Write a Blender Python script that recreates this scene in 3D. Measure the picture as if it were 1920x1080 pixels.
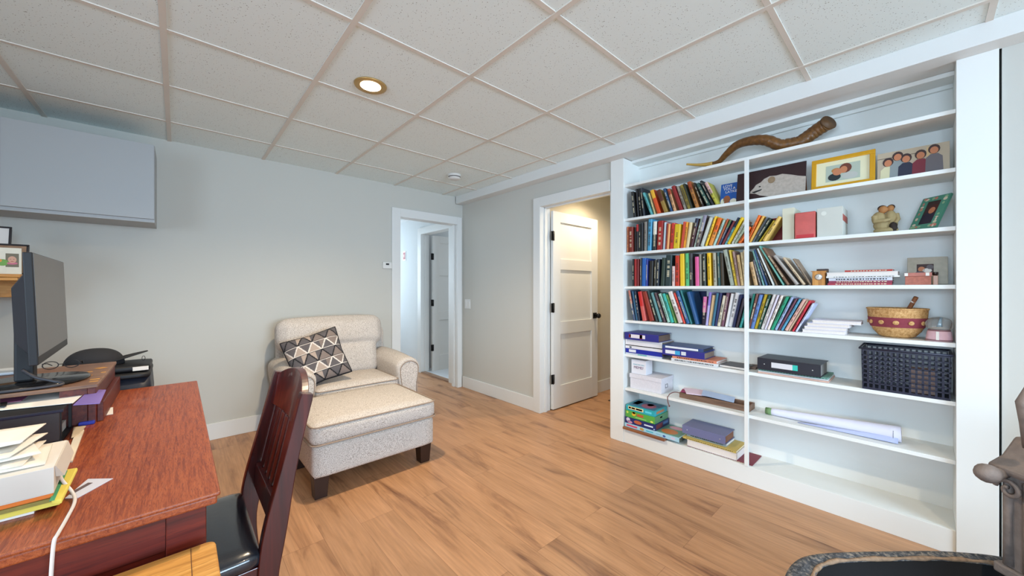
import bpy, bmesh, math, random
from mathutils import Vector, Matrix, Euler
random.seed(7)
R_ = math.radians
for o in list(bpy.data.objects): bpy.data.objects.remove(o)
SC = bpy.context.scene
COL = SC.collection
# ------------------------------------------------------------------ camera
CAMH = 1.244; FPX = 694.0; YAW = R_(42.1); HY = 541.0
cam = bpy.data.objects.new('camera', bpy.data.cameras.new('camera')); COL.objects.link(cam)
cam.data.sensor_width = 36; cam.data.lens = FPX / 1920 * 36; cam.data.shift_y = (HY - 540) / 1920
cam.data.clip_start = 0.02
cam.location = (0, 0, CAMH); cam.rotation_euler = (R_(90), 0, -YAW)
SC.camera = cam
# ------------------------------------------------------------------ world, view
SC.view_settings.view_transform = 'Standard'; SC.view_settings.look = 'None'
SC.view_settings.gamma = 1; SC.view_settings.exposure = 0.70
SC.view_settings.use_curve_mapping = False
w = bpy.data.worlds.new('world'); SC.world = w; w.use_nodes = True
nt = w.node_tree; bg = nt.nodes['Background']
bg.inputs[0].default_value = (0.62, 0.8, 1.0, 1); bg.inputs[1].default_value = 1.5
def area(name, loc, target, sx, sy, power, col, spread=150):
    l = bpy.data.lights.new(name, 'AREA'); l.shape = 'RECTANGLE'; l.size = sx; l.size_y = sy
    l.energy = power; l.color = col; l.spread = R_(spread)
    o = bpy.data.objects.new(name, l); COL.objects.link(o); o.location = loc
    o.rotation_euler = (Vector(target) - Vector(loc)).to_track_quat('-Z', 'Y').to_euler()
    return o
# daylight just outside the windows (left wall, wall behind the camera, end of the hall)
area('daylight_left', (-2.80, -0.2, 1.45), (2.7, 0.6, 0.3), 2.3, 1.35, 41, (0.60, 0.79, 1.0), 125)
area('daylight_back', (0.9, -3.8, 1.5), (1.9, 3.2, 0.2), 2.2, 1.3, 88, (0.60, 0.79, 1.0), 130)
area('daylight_hall', (1.95, 6.75, 1.5), (2.2, 4.0, 1.2), 1.3, 1.3, 17, (0.74, 0.88, 1.0))
area('unseen_lamp_far_room', (4.75, 4.55, 1.6), (2.8, 4.6, 1.2), 0.7, 1.0, 8, (0.80, 0.88, 1.0))  # unseen area lamp inside the far room, which has no window
# ------------------------------------------------------------------ picture -> room helpers (measured points)
FW = Vector((math.sin(YAW), math.cos(YAW), 0)); RT = Vector((math.cos(YAW), -math.sin(YAW), 0))
def ray(px, py): return FW + RT * ((px - 960) / FPX) + Vector((0, 0, -(py - HY) / FPX))
def atX(px, py, X):
    d = ray(px, py); t = X / d.x; return (d.y * t, CAMH + d.z * t)
def atY(px, py, Y):
    d = ray(px, py); t = Y / d.y; return (d.x * t, CAMH + d.z * t)
def atZ(px, py, Z):
    d = ray(px, py); t = (Z - CAMH) / d.z; return (d.x * t, d.y * t)
# ------------------------------------------------------------------ materials
MAT = {}
def lin(c): return c / 12.92 if c <= 0.04045 else ((c + 0.055) / 1.055) ** 2.4
def hx(s):
    s = s.lstrip('#'); return tuple(lin(int(s[i:i+2], 16) / 255) for i in (0, 2, 4)) + (1,)
def mat(name, col='#808080', rough=0.5, metal=0.0, emit=0, spec=0.5, coat=0, trans=0, bump=None, var=None):
    if name in MAT: return MAT[name]
    m = bpy.data.materials.new(name); m.use_nodes = True; MAT[name] = m
    n = m.node_tree.nodes; L = m.node_tree.links; b = n['Principled BSDF']
    c = hx(col) if isinstance(col, str) else tuple(col) + (1,)
    b.inputs['Base Color'].default_value = c; b.inputs['Roughness'].default_value = rough
    b.inputs['Metallic'].default_value = metal; b.inputs['Specular IOR Level'].default_value = spec
    b.inputs['Coat Weight'].default_value = coat; b.inputs['Transmission Weight'].default_value = trans
    if emit:
        b.inputs['Emission Color'].default_value = c; b.inputs['Emission Strength'].default_value = emit
    tc = n.new('ShaderNodeTexCoord')
    nz = n.new('ShaderNodeTexNoise'); L.new(tc.outputs['Object'], nz.inputs['Vector'])
    v = var or (6.0, 0.06)
    nz.inputs['Scale'].default_value = v[0]; nz.inputs['Detail'].default_value = 4
    mx = n.new('ShaderNodeMix'); mx.data_type = 'RGBA'; mx.inputs[6].default_value = tuple(x * (1 - v[1]) for x in c[:3]) + (1,)
    mx.inputs[7].default_value = tuple(min(1, x * (1 + v[1])) for x in c[:3]) + (1,)
    L.new(nz.outputs['Fac'], mx.inputs[0]); L.new(mx.outputs[2], b.inputs['Base Color'])
    if bump:
        nb = n.new('ShaderNodeTexNoise'); nb.inputs['Scale'].default_value = bump[0]; nb.inputs['Detail'].default_value = 3
        L.new(tc.outputs['Object'], nb.inputs['Vector'])
        bp = n.new('ShaderNodeBump'); bp.inputs['Strength'].default_value = bump[1]; bp.inputs['Distance'].default_value = 0.002
        L.new(nb.outputs['Fac'], bp.inputs['Height']); L.new(bp.outputs[0], b.inputs['Normal'])
    return m
def ramp(n, stops):
    r = n.new('ShaderNodeValToRGB'); e = r.color_ramp.elements
    e[0].position = stops[0][0]; e[0].color = hx(stops[0][1]); e[1].position = stops[-1][0]; e[1].color = hx(stops[-1][1])
    for p, c in stops[1:-1]:
        q = e.new(p); q.color = hx(c)
    return r
def wood(name, dark, mid, light, axis='y', scale=1.0, rough=0.4, pores=True, coat=0.0):
    if name in MAT: return MAT[name]
    m = bpy.data.materials.new(name); m.use_nodes = True; MAT[name] = m
    n = m.node_tree.nodes; L = m.node_tree.links; b = n['Principled BSDF']; b.inputs['Roughness'].default_value = rough
    b.inputs['Coat Weight'].default_value = coat
    tc = n.new('ShaderNodeTexCoord'); mp = n.new('ShaderNodeMapping'); L.new(tc.outputs['Object'], mp.inputs[0])
    s = {'x': (2, 40, 40), 'y': (40, 2, 40), 'z': (40, 40, 2)}[axis]
    mp.inputs['Scale'].default_value = tuple(q * scale for q in s)
    nz = n.new('ShaderNodeTexNoise'); nz.inputs['Scale'].default_value = 1; nz.inputs['Detail'].default_value = 5; nz.inputs['Distortion'].default_value = 0.6
    L.new(mp.outputs[0], nz.inputs['Vector'])
    r = ramp(n, [(0.3, dark), (0.5, mid), (0.72, light)]); L.new(nz.outputs['Fac'], r.inputs[0])
    out = r.outputs[0]
    if pores:
        mp2 = n.new('ShaderNodeMapping'); L.new(tc.outputs['Object'], mp2.inputs[0])
        mp2.inputs['Scale'].default_value = tuple(q * 6 * scale for q in s)
        n2 = n.new('ShaderNodeTexNoise'); n2.inputs['Scale'].default_value = 1; n2.inputs['Detail'].default_value = 2; L.new(mp2.outputs[0], n2.inputs['Vector'])
        r2 = n.new('ShaderNodeMapRange'); r2.inputs[1].default_value = 0.58; r2.inputs[2].default_value = 0.66; r2.inputs[3].default_value = 0; r2.inputs[4].default_value = 0.55
        L.new(n2.outputs['Fac'], r2.inputs[0])
        mx = n.new('ShaderNodeMix'); mx.data_type = 'RGBA'; mx.inputs[7].default_value = hx(dark)
        L.new(r2.outputs[0], mx.inputs[0]); L.new(out, mx.inputs[6]); out = mx.outputs[2]
    L.new(out, b.inputs['Base Color'])
    return m
def floor_mat():
    m = bpy.data.materials.new('plank_floor'); m.use_nodes = True
    n = m.node_tree.nodes; L = m.node_tree.links; b = n['Principled BSDF']
    g = n.new('ShaderNodeNewGeometry'); sp = n.new('ShaderNodeSeparateXYZ'); L.new(g.outputs['Position'], sp.inputs[0])
    cb = n.new('ShaderNodeCombineXYZ'); L.new(sp.outputs['Y'], cb.inputs['X']); L.new(sp.outputs['X'], cb.inputs['Y'])
    def brick(c1, c2, mc, ms):
        br = n.new('ShaderNodeTexBrick'); L.new(cb.outputs[0], br.inputs['Vector'])
        br.inputs['Color1'].default_value = c1; br.inputs['Color2'].default_value = c2; br.inputs['Mortar'].default_value = mc
        br.inputs['Scale'].default_value = 1; br.inputs['Mortar Size'].default_value = ms; br.inputs['Brick Width'].default_value = 1.22
        br.inputs['Row Height'].default_value = 0.18; br.offset = 0.37; br.offset_frequency = 2; br.inputs['Mortar Smooth'].default_value = 0.3
        return br
    idb = brick((0, 0, 0, 1), (1, 1, 1, 1), (0.5, 0.5, 0.5, 1), 0)
    sc = n.new('ShaderNodeVectorMath'); sc.operation = 'MULTIPLY'; sc.inputs[1].default_value = (9.0, 9.0, 9.0); L.new(idb.outputs['Color'], sc.inputs[0])
    mul = n.new('ShaderNodeVectorMath'); mul.operation = 'MULTIPLY'; mul.inputs[1].default_value = (1.05, 7.5, 1); L.new(cb.outputs[0], mul.inputs[0])
    ad = n.new('ShaderNodeVectorMath'); ad.operation = 'ADD'; L.new(mul.outputs[0], ad.inputs[0]); L.new(sc.outputs[0], ad.inputs[1])
    nz = n.new('ShaderNodeTexNoise'); nz.inputs['Scale'].default_value = 1.0; nz.inputs['Detail'].default_value = 7; nz.inputs['Distortion'].default_value = 1.1; nz.inputs['Roughness'].default_value = 0.6
    L.new(ad.outputs[0], nz.inputs['Vector'])
    r = ramp(n, [(0.27, '#6a4632'), (0.37, '#9a7050'), (0.46, '#b58862'), (0.62, '#c0926c'), (0.75, '#b08060')]); L.new(nz.outputs['Fac'], r.inputs[0])
    mul2 = n.new('ShaderNodeVectorMath'); mul2.operation = 'MULTIPLY'; mul2.inputs[1].default_value = (4, 90, 1); L.new(cb.outputs[0], mul2.inputs[0])
    n2 = n.new('ShaderNodeTexNoise'); n2.inputs['Scale'].default_value = 1; n2.inputs['Detail'].default_value = 4; L.new(mul2.outputs[0], n2.inputs['Vector'])
    mr = n.new('ShaderNodeMapRange'); mr.inputs[1].default_value = 0.35; mr.inputs[2].default_value = 0.65; mr.inputs[3].default_value = 0.86; mr.inputs[4].default_value = 1.06; L.new(n2.outputs['Fac'], mr.inputs[0])
    vb = brick((0.93, 0.93, 0.93, 1), (1.06, 1.04, 1.02, 1), (0.62, 0.58, 0.55, 1), 0.0012)
    m1 = n.new('ShaderNodeMix'); m1.data_type = 'RGBA'; m1.blend_type = 'MULTIPLY'; m1.inputs[0].default_value = 1
    L.new(r.outputs[0], m1.inputs[6]); L.new(vb.outputs['Color'], m1.inputs[7])
    m2 = n.new('ShaderNodeVectorMath'); m2.operation = 'SCALE'; L.new(m1.outputs[2], m2.inputs[0]); L.new(mr.outputs[0], m2.inputs['Scale'])
    L.new(m2.outputs[0], b.inputs['Base Color']); b.inputs['Roughness'].default_value = 0.42
    return m
def ceil_mat():
    m = bpy.data.materials.new('acoustic_tile'); m.use_nodes = True
    n = m.node_tree.nodes; L = m.node_tree.links; b = n['Principled BSDF']; b.inputs['Roughness'].default_value = 0.95
    g = n.new('ShaderNodeNewGeometry')
    v = n.new('ShaderNodeTexVoronoi'); v.inputs['Scale'].default_value = 95; L.new(g.outputs['Position'], v.inputs['Vector'])
    nz = n.new('ShaderNodeTexNoise'); nz.inputs['Scale'].default_value = 60; L.new(g.outputs['Position'], nz.inputs['Vector'])
    mu = n.new('ShaderNodeMath'); mu.operation = 'MULTIPLY'; L.new(v.outputs['Distance'], mu.inputs[0]); L.new(nz.outputs['Fac'], mu.inputs[1])
    r = n.new('ShaderNodeMapRange'); r.inputs[1].default_value = 0.055; r.inputs[2].default_value = 0.085; L.new(mu.outputs[0], r.inputs[0])
    mx = n.new('ShaderNodeMix'); mx.data_type = 'RGBA'; mx.inputs[6].default_value = hx('#90948f'); mx.inputs[7].default_value = hx('#e6f1f0')
    L.new(r.outputs[0], mx.inputs[0]); L.new(mx.outputs[2], b.inputs['Base Color'])
    return m
def fabric_mat(name, c1, c2, scale=420):
    m = bpy.data.materials.new(name); m.use_nodes = True; MAT[name] = m
    n = m.node_tree.nodes; L = m.node_tree.links; b = n['Principled BSDF']; b.inputs['Roughness'].default_value = 0.95; b.inputs['Specular IOR Level'].default_value = 0.15
    tc = n.new('ShaderNodeTexCoord'); nz = n.new('ShaderNodeTexNoise'); nz.inputs['Scale'].default_value = scale; nz.inputs['Detail'].default_value = 2
    L.new(tc.outputs['Object'], nz.inputs['Vector']); r = ramp(n, [(0.38, c1), (0.52, c2)]); L.new(nz.outputs['Fac'], r.inputs[0]); L.new(r.outputs[0], b.inputs['Base Color'])
    bp = n.new('ShaderNodeBump'); bp.inputs['Strength'].default_value = 0.35; bp.inputs['Distance'].default_value = 0.002; L.new(nz.outputs['Fac'], bp.inputs['Height']); L.new(bp.outputs[0], b.inputs['Normal'])
    return m
M_wall = mat('wall_paint', '#c4c3bb', 0.85, bump=(180, 0.08), var=(3, 0.015))
M_trim = mat('white_trim_paint', '#dddedb', 0.45, var=(4, 0.01))
M_shelf = mat('white_shelf_paint', '#e6e8e4', 0.5, var=(4, 0.01))
M_hallwall = mat('hall_wall_paint', '#d8dcdc', 0.85, var=(3, 0.015))
M_floor = floor_mat(); M_ceil = ceil_mat()
M_tee = mat('ceiling_grid_metal', '#d8d2c8', 0.5)
M_fab = fabric_mat('cream_woven_fabric', '#948a80', '#d6cec6', 300)
M_weltf = mat('taupe_welt', '#9a8878', 0.9)
M_legw = mat('espresso_leg_wood', '#2c1a14', 0.35)
M_black = mat('black_plastic', '#0d0d11', 0.55)
M_bmetal = mat('black_metal', '#121214', 0.4, 0.4)
M_paper = mat('white_paper', '#e8e4dc', 0.8, var=(30, 0.03))
M_pages = mat('page_block', '#ddd0b4', 0.9, var=(200, 0.1))
M_desk = wood('red_oak_desk', '#702a10', '#984822', '#a8582e', 'y', 4.5, 0.42, coat=0.1)
for nd in M_desk.node_tree.nodes:
    if nd.type == 'MAP_RANGE': nd.inputs[1].default_value = .53; nd.inputs[2].default_value = .60; nd.inputs[4].default_value = .8
M_deskx = wood('red_oak_desk_cross', '#3e100a', '#5c1a10', '#702414', 'x', 1.6, 0.42)
M_oak = wood('golden_oak', '#9a6428', '#c88c42', '#d8a054', 'x', 1.8, 0.4)
M_chair = wood('mahogany_chair', '#2a070a', '#45100f', '#5a1a15', 'z', 1.0, 0.3, pores=False, coat=0.3)
M_iron = wood('worn_cast_iron', '#2a2c30', '#4c4f54', '#a09484', 'y', 6.0, 0.8)
for nd in M_iron.node_tree.nodes:
    if nd.type == 'MAPPING': nd.inputs['Scale'].default_value = (90, 90, 90) if nd.inputs['Scale'].default_value[0] < 400 else (320, 320, 320)
    if nd.type == 'VALTORGB': nd.color_ramp.elements[0].position = .35; nd.color_ramp.elements[1].position = .5; nd.color_ramp.elements[2].position = .74
M_iron2 = mat('weathered_iron_tan', '#7d7068', 0.75, 0.15, bump=(90, 0.9), var=(30, 0.4))
M_straw = wood('straw', '#a87840', '#cfa066', '#e0b880', 'x', 3.0, 0.8)
M_maroon = mat('maroon_fibre', '#8a3844', 0.85, var=(60, 0.2))
# ------------------------------------------------------------------ mesh builder
WM = {}
class MB:
    def __init__(s): s.b = bmesh.new()
    def _add(s, vs, fs, m, sm, M):
        vv = [s.b.verts.new(M @ Vector(v) if M else Vector(v)) for v in vs]
        for f in fs:
            try:
                q = s.b.faces.new([vv[i] for i in f]); q.material_index = m; q.smooth = sm
            except ValueError: pass
        return s
    def box(s, lo, hi, m=0, M=None):
        x0, y0, z0 = [min(a, b) for a, b in zip(lo, hi)]; x1, y1, z1 = [max(a, b) for a, b in zip(lo, hi)]
        vs = [(x0, y0, z0), (x1, y0, z0), (x1, y1, z0), (x0, y1, z0), (x0, y0, z1), (x1, y0, z1), (x1, y1, z1), (x0, y1, z1)]
        return s._add(vs, [(3, 2, 1, 0), (4, 5, 6, 7), (0, 1, 5, 4), (1, 2, 6, 5), (2, 3, 7, 6), (3, 0, 4, 7)], m, False, M)
    def hexa(s, vs, m=0, M=None):  # 8 free corners, bottom ring then top ring
        return s._add(vs, [(3, 2, 1, 0), (4, 5, 6, 7), (0, 1, 5, 4), (1, 2, 6, 5), (2, 3, 7, 6), (3, 0, 4, 7)], m, False, M)
    def prism(s, poly, h0, h1, m=0, M=None, ax='z', sm=False):
        f = {'z': lambda p, h: (p[0], p[1], h), 'x': lambda p, h: (h, p[0], p[1]), 'y': lambda p, h: (p[0], h, p[1])}[ax]
        n = len(poly); vs = [f(p, h0) for p in poly] + [f(p, h1) for p in poly]
        fs = [tuple(range(n))[::-1], tuple(range(n, 2 * n))] + [(i, (i + 1) % n, n + (i + 1) % n, n + i) for i in range(n)]
        return s._add(vs, fs, m, sm, M)
    def tube(s, pts, r, seg=10, m=0, M=None, closed=False, flat=None):
        P = [Vector(p) for p in pts]; n = len(P); rr = r if isinstance(r, (list, tuple)) else [r] * n
        T = []
        for i in range(n):
            a = P[(i - 1) % n] if (closed or i > 0) else P[0]; b = P[(i + 1) % n] if (closed or i < n - 1) else P[-1]
            T.append((b - a).normalized())
        up = Vector((0, 0, 1)) if abs(T[0].z) < 0.9 else Vector((1, 0, 0))
        N = (up - T[0] * up.dot(T[0])).normalized(); vs = []
        for i in range(n):
            N = (N - T[i] * N.dot(T[i])).normalized(); B = T[i].cross(N)
            for k in range(seg):
                a = 2 * math.pi * k / seg
                vs.append(P[i] + (N * math.cos(a) * (flat or 1) + B * math.sin(a)) * rr[i])
        fs = []
        for i in range(n if closed else n - 1):
            j = (i + 1) % n
            for k in range(seg):
                fs.append((i * seg + k, i * seg + (k + 1) % seg, j * seg + (k + 1) % seg, j * seg + k))
        if not closed: fs += [tuple(range(seg))[::-1], tuple(range((n - 1) * seg, n * seg))]
        return s._add(vs, fs, m, True, M)
    def lathe(s, prof, seg=24, m=0, M=None, sm=True):
        n = len(prof); vs = []
        for r, z in prof:
            for k in range(seg):
                a = 2 * math.pi * k / seg; vs.append((r * math.cos(a), r * math.sin(a), z))
        fs = [(i * seg + k, i * seg + (k + 1) % seg, (i + 1) * seg + (k + 1) % seg, (i + 1) * seg + k) for i in range(n - 1) for k in range(seg)]
        fs += [tuple(range(seg))[::-1], tuple(range((n - 1) * seg, n * seg))]
        return s._add(vs, fs, m, sm, M)
    def ell(s, c, r, m=0, seg=16, rings=10, M=None):
        prof = [(max(1e-4, math.sin(math.pi * i / rings)), -math.cos(math.pi * i / rings)) for i in range(rings + 1)]
        Q = Matrix.Translation(c) @ Matrix.Diagonal((r[0], r[1], r[2], 1))
        return s.lathe(prof, seg, m, (M @ Q) if M else Q)
    def surf(s, fn, nu, nv, m=0, mf=None, M=None):
        vs = [fn(i / nu, j / nv) for j in range(nv + 1) for i in range(nu + 1)]
        vv = [s.b.verts.new(M @ Vector(v) if M else Vector(v)) for v in vs]
        for j in range(nv):
            for i in range(nu):
                a = j * (nu + 1) + i
                q = s.b.faces.new([vv[a], vv[a + 1], vv[a + nu + 2], vv[a + nu + 1]]); q.smooth = True
                q.material_index = mf((i + .5) / nu, (j + .5) / nv) if mf else m
        return s
    def rbox(s, lo, hi, r, n=10, m=0, M=None, puff=None):
        lo = Vector(lo); hi = Vector(hi); c = (lo + hi) / 2; h = (hi - lo) / 2
        b = bmesh.new(); bmesh.ops.create_cube(b, size=2)
        bmesh.ops.subdivide_edges(b, edges=b.edges[:], cuts=n, use_grid_fill=True)
        vs = []; 
        for v in b.verts:
            p = Vector((v.co.x * h.x, v.co.y * h.y, v.co.z * h.z))
            q = Vector([max(-h[i] + r, min(h[i] - r, p[i])) for i in range(3)])
            d = p - q
            if d.length > 1e-9: p = q + d.normalized() * r
            if puff:
                u = v.co
                f = (1 - u.y ** 2) * (1 - u.z ** 2), (1 - u.x ** 2) * (1 - u.z ** 2), (1 - u.x ** 2) * (1 - u.y ** 2)
                for i in range(3): p[i] += (1 if p[i] > 0 else -1) * puff[i] * f[i] * (abs(p[i]) / h[i]) ** 2
            vs.append(p + c)
        b.verts.index_update(); fs = [[v.index for v in f.verts] for f in b.faces]; b.free()
        return s._add(vs, fs, m, True, M)
    def build(s, name, mats, parent=None, bevel=0, local=None, seg=2, recalc=True):
        if recalc: bmesh.ops.recalc_face_normals(s.b, faces=s.b.faces[:])
        me = bpy.data.meshes.new(name)
        if local is None:
            xs = [v.co for v in s.b.verts]
            lo = Vector([min(v[i] for v in xs) for i in range(3)]); hi = Vector([max(v[i] for v in xs) for i in range(3)])
            c = Vector(((lo.x + hi.x) / 2, (lo.y + hi.y) / 2, lo.z)); bmesh.ops.translate(s.b, vec=-c, verts=s.b.verts[:])
            W = Matrix.Translation(c)
        else: W = local
        s.b.to_mesh(me); s.b.free()
        for x in (mats if isinstance(mats, (list, tuple)) else [mats]): me.materials.append(x)
        o = bpy.data.objects.new(name, me); COL.objects.link(o)
        return place(o, W, parent, bevel, seg)
def place(o, W, parent=None, bevel=0, seg=2):
    if parent:
        o.parent = parent; o.matrix_basis = WM[parent].inverted() @ W
    else: o.matrix_basis = W
    WM[o] = W.copy()
    if bevel:
        b = o.modifiers.new('bevel', 'BEVEL'); b.width = bevel; b.segments = seg; b.limit_method = 'ANGLE'; b.angle_limit = R_(40)
    return o
def tag(o, label=None, cat=None, group=None, kind=None):
    if label: o['label'] = label
    if cat: o['category'] = cat
    if group: o['group'] = group
    if kind: o['kind'] = kind
    return o
def empty(name, loc, rz=0, label=None, cat=None, group=None):
    o = bpy.data.objects.new(name, None); COL.objects.link(o); o.empty_display_size = 0.1
    W = Matrix.Translation(loc) @ Matrix.Rotation(rz, 4, 'Z'); o.matrix_basis = W; WM[o] = W
    return tag(o, label, cat, group)
def struct(name, mb, m, bevel=0): return tag(mb.build(name, m, bevel=bevel), kind='structure')
def text(string, size, W, m, parent, name='lettering', ext=0.0004, align='CENTER'):
    cu = bpy.data.curves.new(name, 'FONT'); cu.body = string; cu.size = size; cu.extrude = ext; cu.align_x = align; cu.align_y = 'CENTER'
    t = bpy.data.objects.new('tmp', cu); COL.objects.link(t)
    me = bpy.data.meshes.new_from_object(t); bpy.data.objects.remove(t); me.materials.append(m)
    o = bpy.data.objects.new(name, me); COL.objects.link(o); return place(o, W, parent)
def frameM(o, ex, ez):   # matrix: local x along ex, local y along ez (text up), z = normal
    ex = Vector(ex).normalized(); ez = Vector(ez); ez = (ez - ex * ez.dot(ex)).normalized(); n = ex.cross(ez)
    M = Matrix((ex, ez, n)).transposed().to_4x4(); M.translation = Vector(o); return M
# ------------------------------------------------------------------ room shell
CZ = 2.392; WA = 3.917; WB = 2.69; KX = 2.695; BX = 2.93
LX = -2.60; BY = -3.60
fl = MB(); fl.box((LX - .1, BY - .1, -0.08), (5.0, 6.7, 0)); struct('floor', fl, M_floor)
tf = MB(); tf.box((2.72, 4.06, 0), (4.55, 5.10, 0.012)); struct('floor_tile', tf, mat('pale_floor_tile', '#cfd6dc', 0.3))
cl = MB(); cl.box((LX - .1, BY - .1, CZ), (5.0, WA + .12, CZ + .06)); C = struct('ceiling', cl, M_ceil)
g = MB(); gx = -0.047; gy = 2.246
for i in range(-5, 5):
    x = gx + i * .61
    if LX < x < 2.577: g.box((x - .012, BY, CZ - .006), (x + .012, WA, CZ + .001))
for j in range(-10, 3):
    y = gy + j * .61
    if BY < y < WA: g.box((LX, y - .011, CZ - .0045), (2.577, y + .011, CZ + .001))
g.build('grid', M_tee, C)
hc = MB(); hc.box((1.1, WA + .12, 2.31), (5.0, 6.7, 2.36)); struct('ceiling_hall', hc, mat('hall_ceiling_paint', '#e6e8e8', 0.9))
# wall A (far wall) with doorway
DA0, DA1, DAZ = 1.847, 2.605, 2.046
m = MB(); m.box((LX - .1, WA, 0), (DA0 - .02, WA + .12, CZ)); m.box((DA1 + .02, WA, 0), (5.0, WA + .12, CZ)); m.box((DA0 - .02, WA, DAZ + .02), (DA1 + .02, WA + .12, CZ))
struct('wall_far', m, M_wall)
# wall B (bookcase side) with door opening; bookcase recess behind
DB0, DB1, DBZ = 1.742, 2.545, 2.058
m = MB(); m.box((WB, DB1 + .02, 0), (WB + .12, WA, CZ)); m.box((WB, DB0 - .002, DBZ + .02), (WB + .12, DB1 + .02, CZ)); m.box((WB, BY, 0), (WB + .12, -0.237, CZ))
m.box((2.94, -.235, 0), (2.97, 1.735, CZ)); m.box((2.81, -.26, 0), (2.97, -.235, CZ)); m.box((2.69, -.235, 2.32), (2.94, 1.74, CZ))
m.box((2.7, 1.7355, 0), (5.0, 1.7415, CZ))
struct('wall_right', m, M_wall)
m = MB(); m.box((WB + .12, 2.60, 0), (5.0, 2.68, CZ)); m.box((4.9, 1.7, 0), (5.0, 2.68, CZ)); struct('wall_closet', m, mat('closet_wall_paint', '#cfc8b8', 0.85))
m = MB(); m.box((WB + .12, 2.585, 0), (4.9, 2.60, .135)); struct('baseboard_closet', m, M_trim)
# left wall and back wall with windows
def wall_win(name, ax, pos, a0, a1, w0, w1, z0, z1, th):
    m = MB()
    def bx(u0, u1, zz0, zz1):
        if ax == 'x': m.box((pos, u0, zz0), (pos + th, u1, zz1))
        else: m.box((u0, pos, zz0), (u1, pos + th, zz1))
    bx(a0, w0, 0, CZ); bx(w1, a1, 0, CZ); bx(w0, w1, 0, z0); bx(w0, w1, z1, CZ); struct(name, m, M_wall)
wall_win('wall_left', 'x', LX - .1, BY, WA, -1.35, 0.95, .75, 2.15, .1)
wall_win('wall_back', 'y', BY - .1, LX, WB + .1, -.2, 2.0, .85, 2.15, .1)
for nm, ax, pos, a0, a1, z0, z1 in (('window_1', 'x', LX - .06, -1.35, .95, .75, 2.15), ('window_2', 'y', BY - .06, -.2, 2.0, .85, 2.15)):
    m = MB()
    for u0, u1, q0, q1 in ((a0, a0 + .05, z0, z1), (a1 - .05, a1, z0, z1), (a0, a1, z0, z0 + .05), (a0, a1, z1 - .05, z1), ((a0 + a1) / 2 - .03, (a0 + a1) / 2 + .03, z0, z1)):
        if ax == 'x': m.box((pos, u0, q0), (pos + .04, u1, q1))
        else: m.box((u0, pos, q0), (u1, pos + .04, q1))
    struct(nm, m, M_trim)
# hall beyond wall A
HD0, HD1 = 4.20, 4.955
m = MB(); m.box((2.68, WA + .121, 0), (2.80, HD0 - .015, 2.31)); m.box((2.68, HD1 + .015, 0), (2.80, 6.6, 2.31)); m.box((2.68, HD0 - .015, 2.06), (2.80, HD1 + .015, 2.31))
m.box((1.1, WA + .12, 0), (1.2, 6.6, 2.31)); m.box((1.1, 6.5, 0), (1.35, 6.6, 2.31)); m.box((2.55, 6.5, 0), (2.8, 6.6, 2.31)); m.box((1.35, 6.5, 0), (2.55, 6.6, .85)); m.box((1.35, 6.5, 2.1), (2.55, 6.6, 2.31))
struct('wall_hall', m, M_hallwall)
m = MB(); m.box((2.80, 5.12, 0), (5.0, 5.2, 2.31)); m.box((4.9, 4.04, 0), (5.0, 5.12, 2.31)); struct('wall_far_room', m, M_hallwall)
# casings
m = MB(); z = 2.14
m.box((1.748, WA - .018, 0), (DA0, WA, z)); m.box((DA1, WA - .018, 0), (2.668, WA, z)); m.box((DA0, WA - .018, DAZ), (DA1, WA, z))
m.box((DA0 - .02, WA, 0), (DA0, WA + .12, DAZ)); m.box((DA1, WA, 0), (DA1 + .02, WA + .12, DAZ)); m.box((DA0 - .02, WA, DAZ), (DA1 + .02, WA + .12, DAZ + .02))
m.box((DA1 - .012, WA + .05, 0), (DA1, WA + .09, DAZ))
struct('trim_1', m, M_trim, .002)
m = MB()
m.box((WB - .018, DB1, 0), (WB, 2.636, 2.152)); m.box((WB - .018, DB0, DBZ), (WB, DB1, 2.152))
m.box((WB, DB1, 0), (WB + .12, DB1 + .02, DBZ + .02)); m.box((WB, DB0, DBZ), (WB + .12, DB1, DBZ + .02)); m.box((WB, DB0, 0), (WB + .12, DB0 + .008, DBZ))
m.box((WB + .045, DB1 - .012, 0), (WB + .075, DB1, DBZ)); m.box((WB + .045, DB0, DBZ - .012), (WB + .075, DB1, DBZ))
m.box((WB + .12, DB1, 0), (WB + .135, 2.585, 2.15)); 
struct('trim_2', m, M_trim, .002)
m = MB()
m.box((2.662, HD1, 0), (2.68, HD1 + .10, 2.14)); m.box((2.662, HD0 - .1, 0), (2.68, HD0, 2.14)); m.box((2.662, HD0, 2.045), (2.68, HD1, 2.14))
m.box((2.68, HD1, 0), (2.80, HD1 + .015, 2.06)); m.box((2.68, HD0 - .015, 0), (2.80, HD0, 2.06)); m.box((2.68, HD0, 2.045), (2.80, HD1, 2.06))
m.box((2.72, HD1 - .012, 0), (2.75, HD1, 2.04))
struct('trim_3', m, M_trim, .002)
m = MB(); m.box((2.66, HD0, 0), (2.735, HD1 - .012, 0.016)); struct('trim_4', m, wood('threshold_oak', '#7a5c44', '#96745a', '#a88668', 'y', 1, .4))
m = MB(); m.box((LX, WA - .015, 0), (1.748, WA, .135)); struct('baseboard_far', m, M_trim, .003)
m = MB(); m.box((WB - .015, 2.636, 0), (WB, WA - .018, .135)); struct('baseboard_right', m, M_trim, .003)
m = MB(); m.box((2.665, 5.06, 0), (2.68, 6.5, .12)); struct('baseboard_hall', m, M_trim, .003)
# soffit beam along the bookcase wall
m = MB(); m.box((2.577, BY, 2.300), (WB, WA - .02, CZ)); m.box((WB, -.228, 2.305), (2.93, 1.735, 2.32)); struct('trim_5', m, M_trim, .002)
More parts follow.
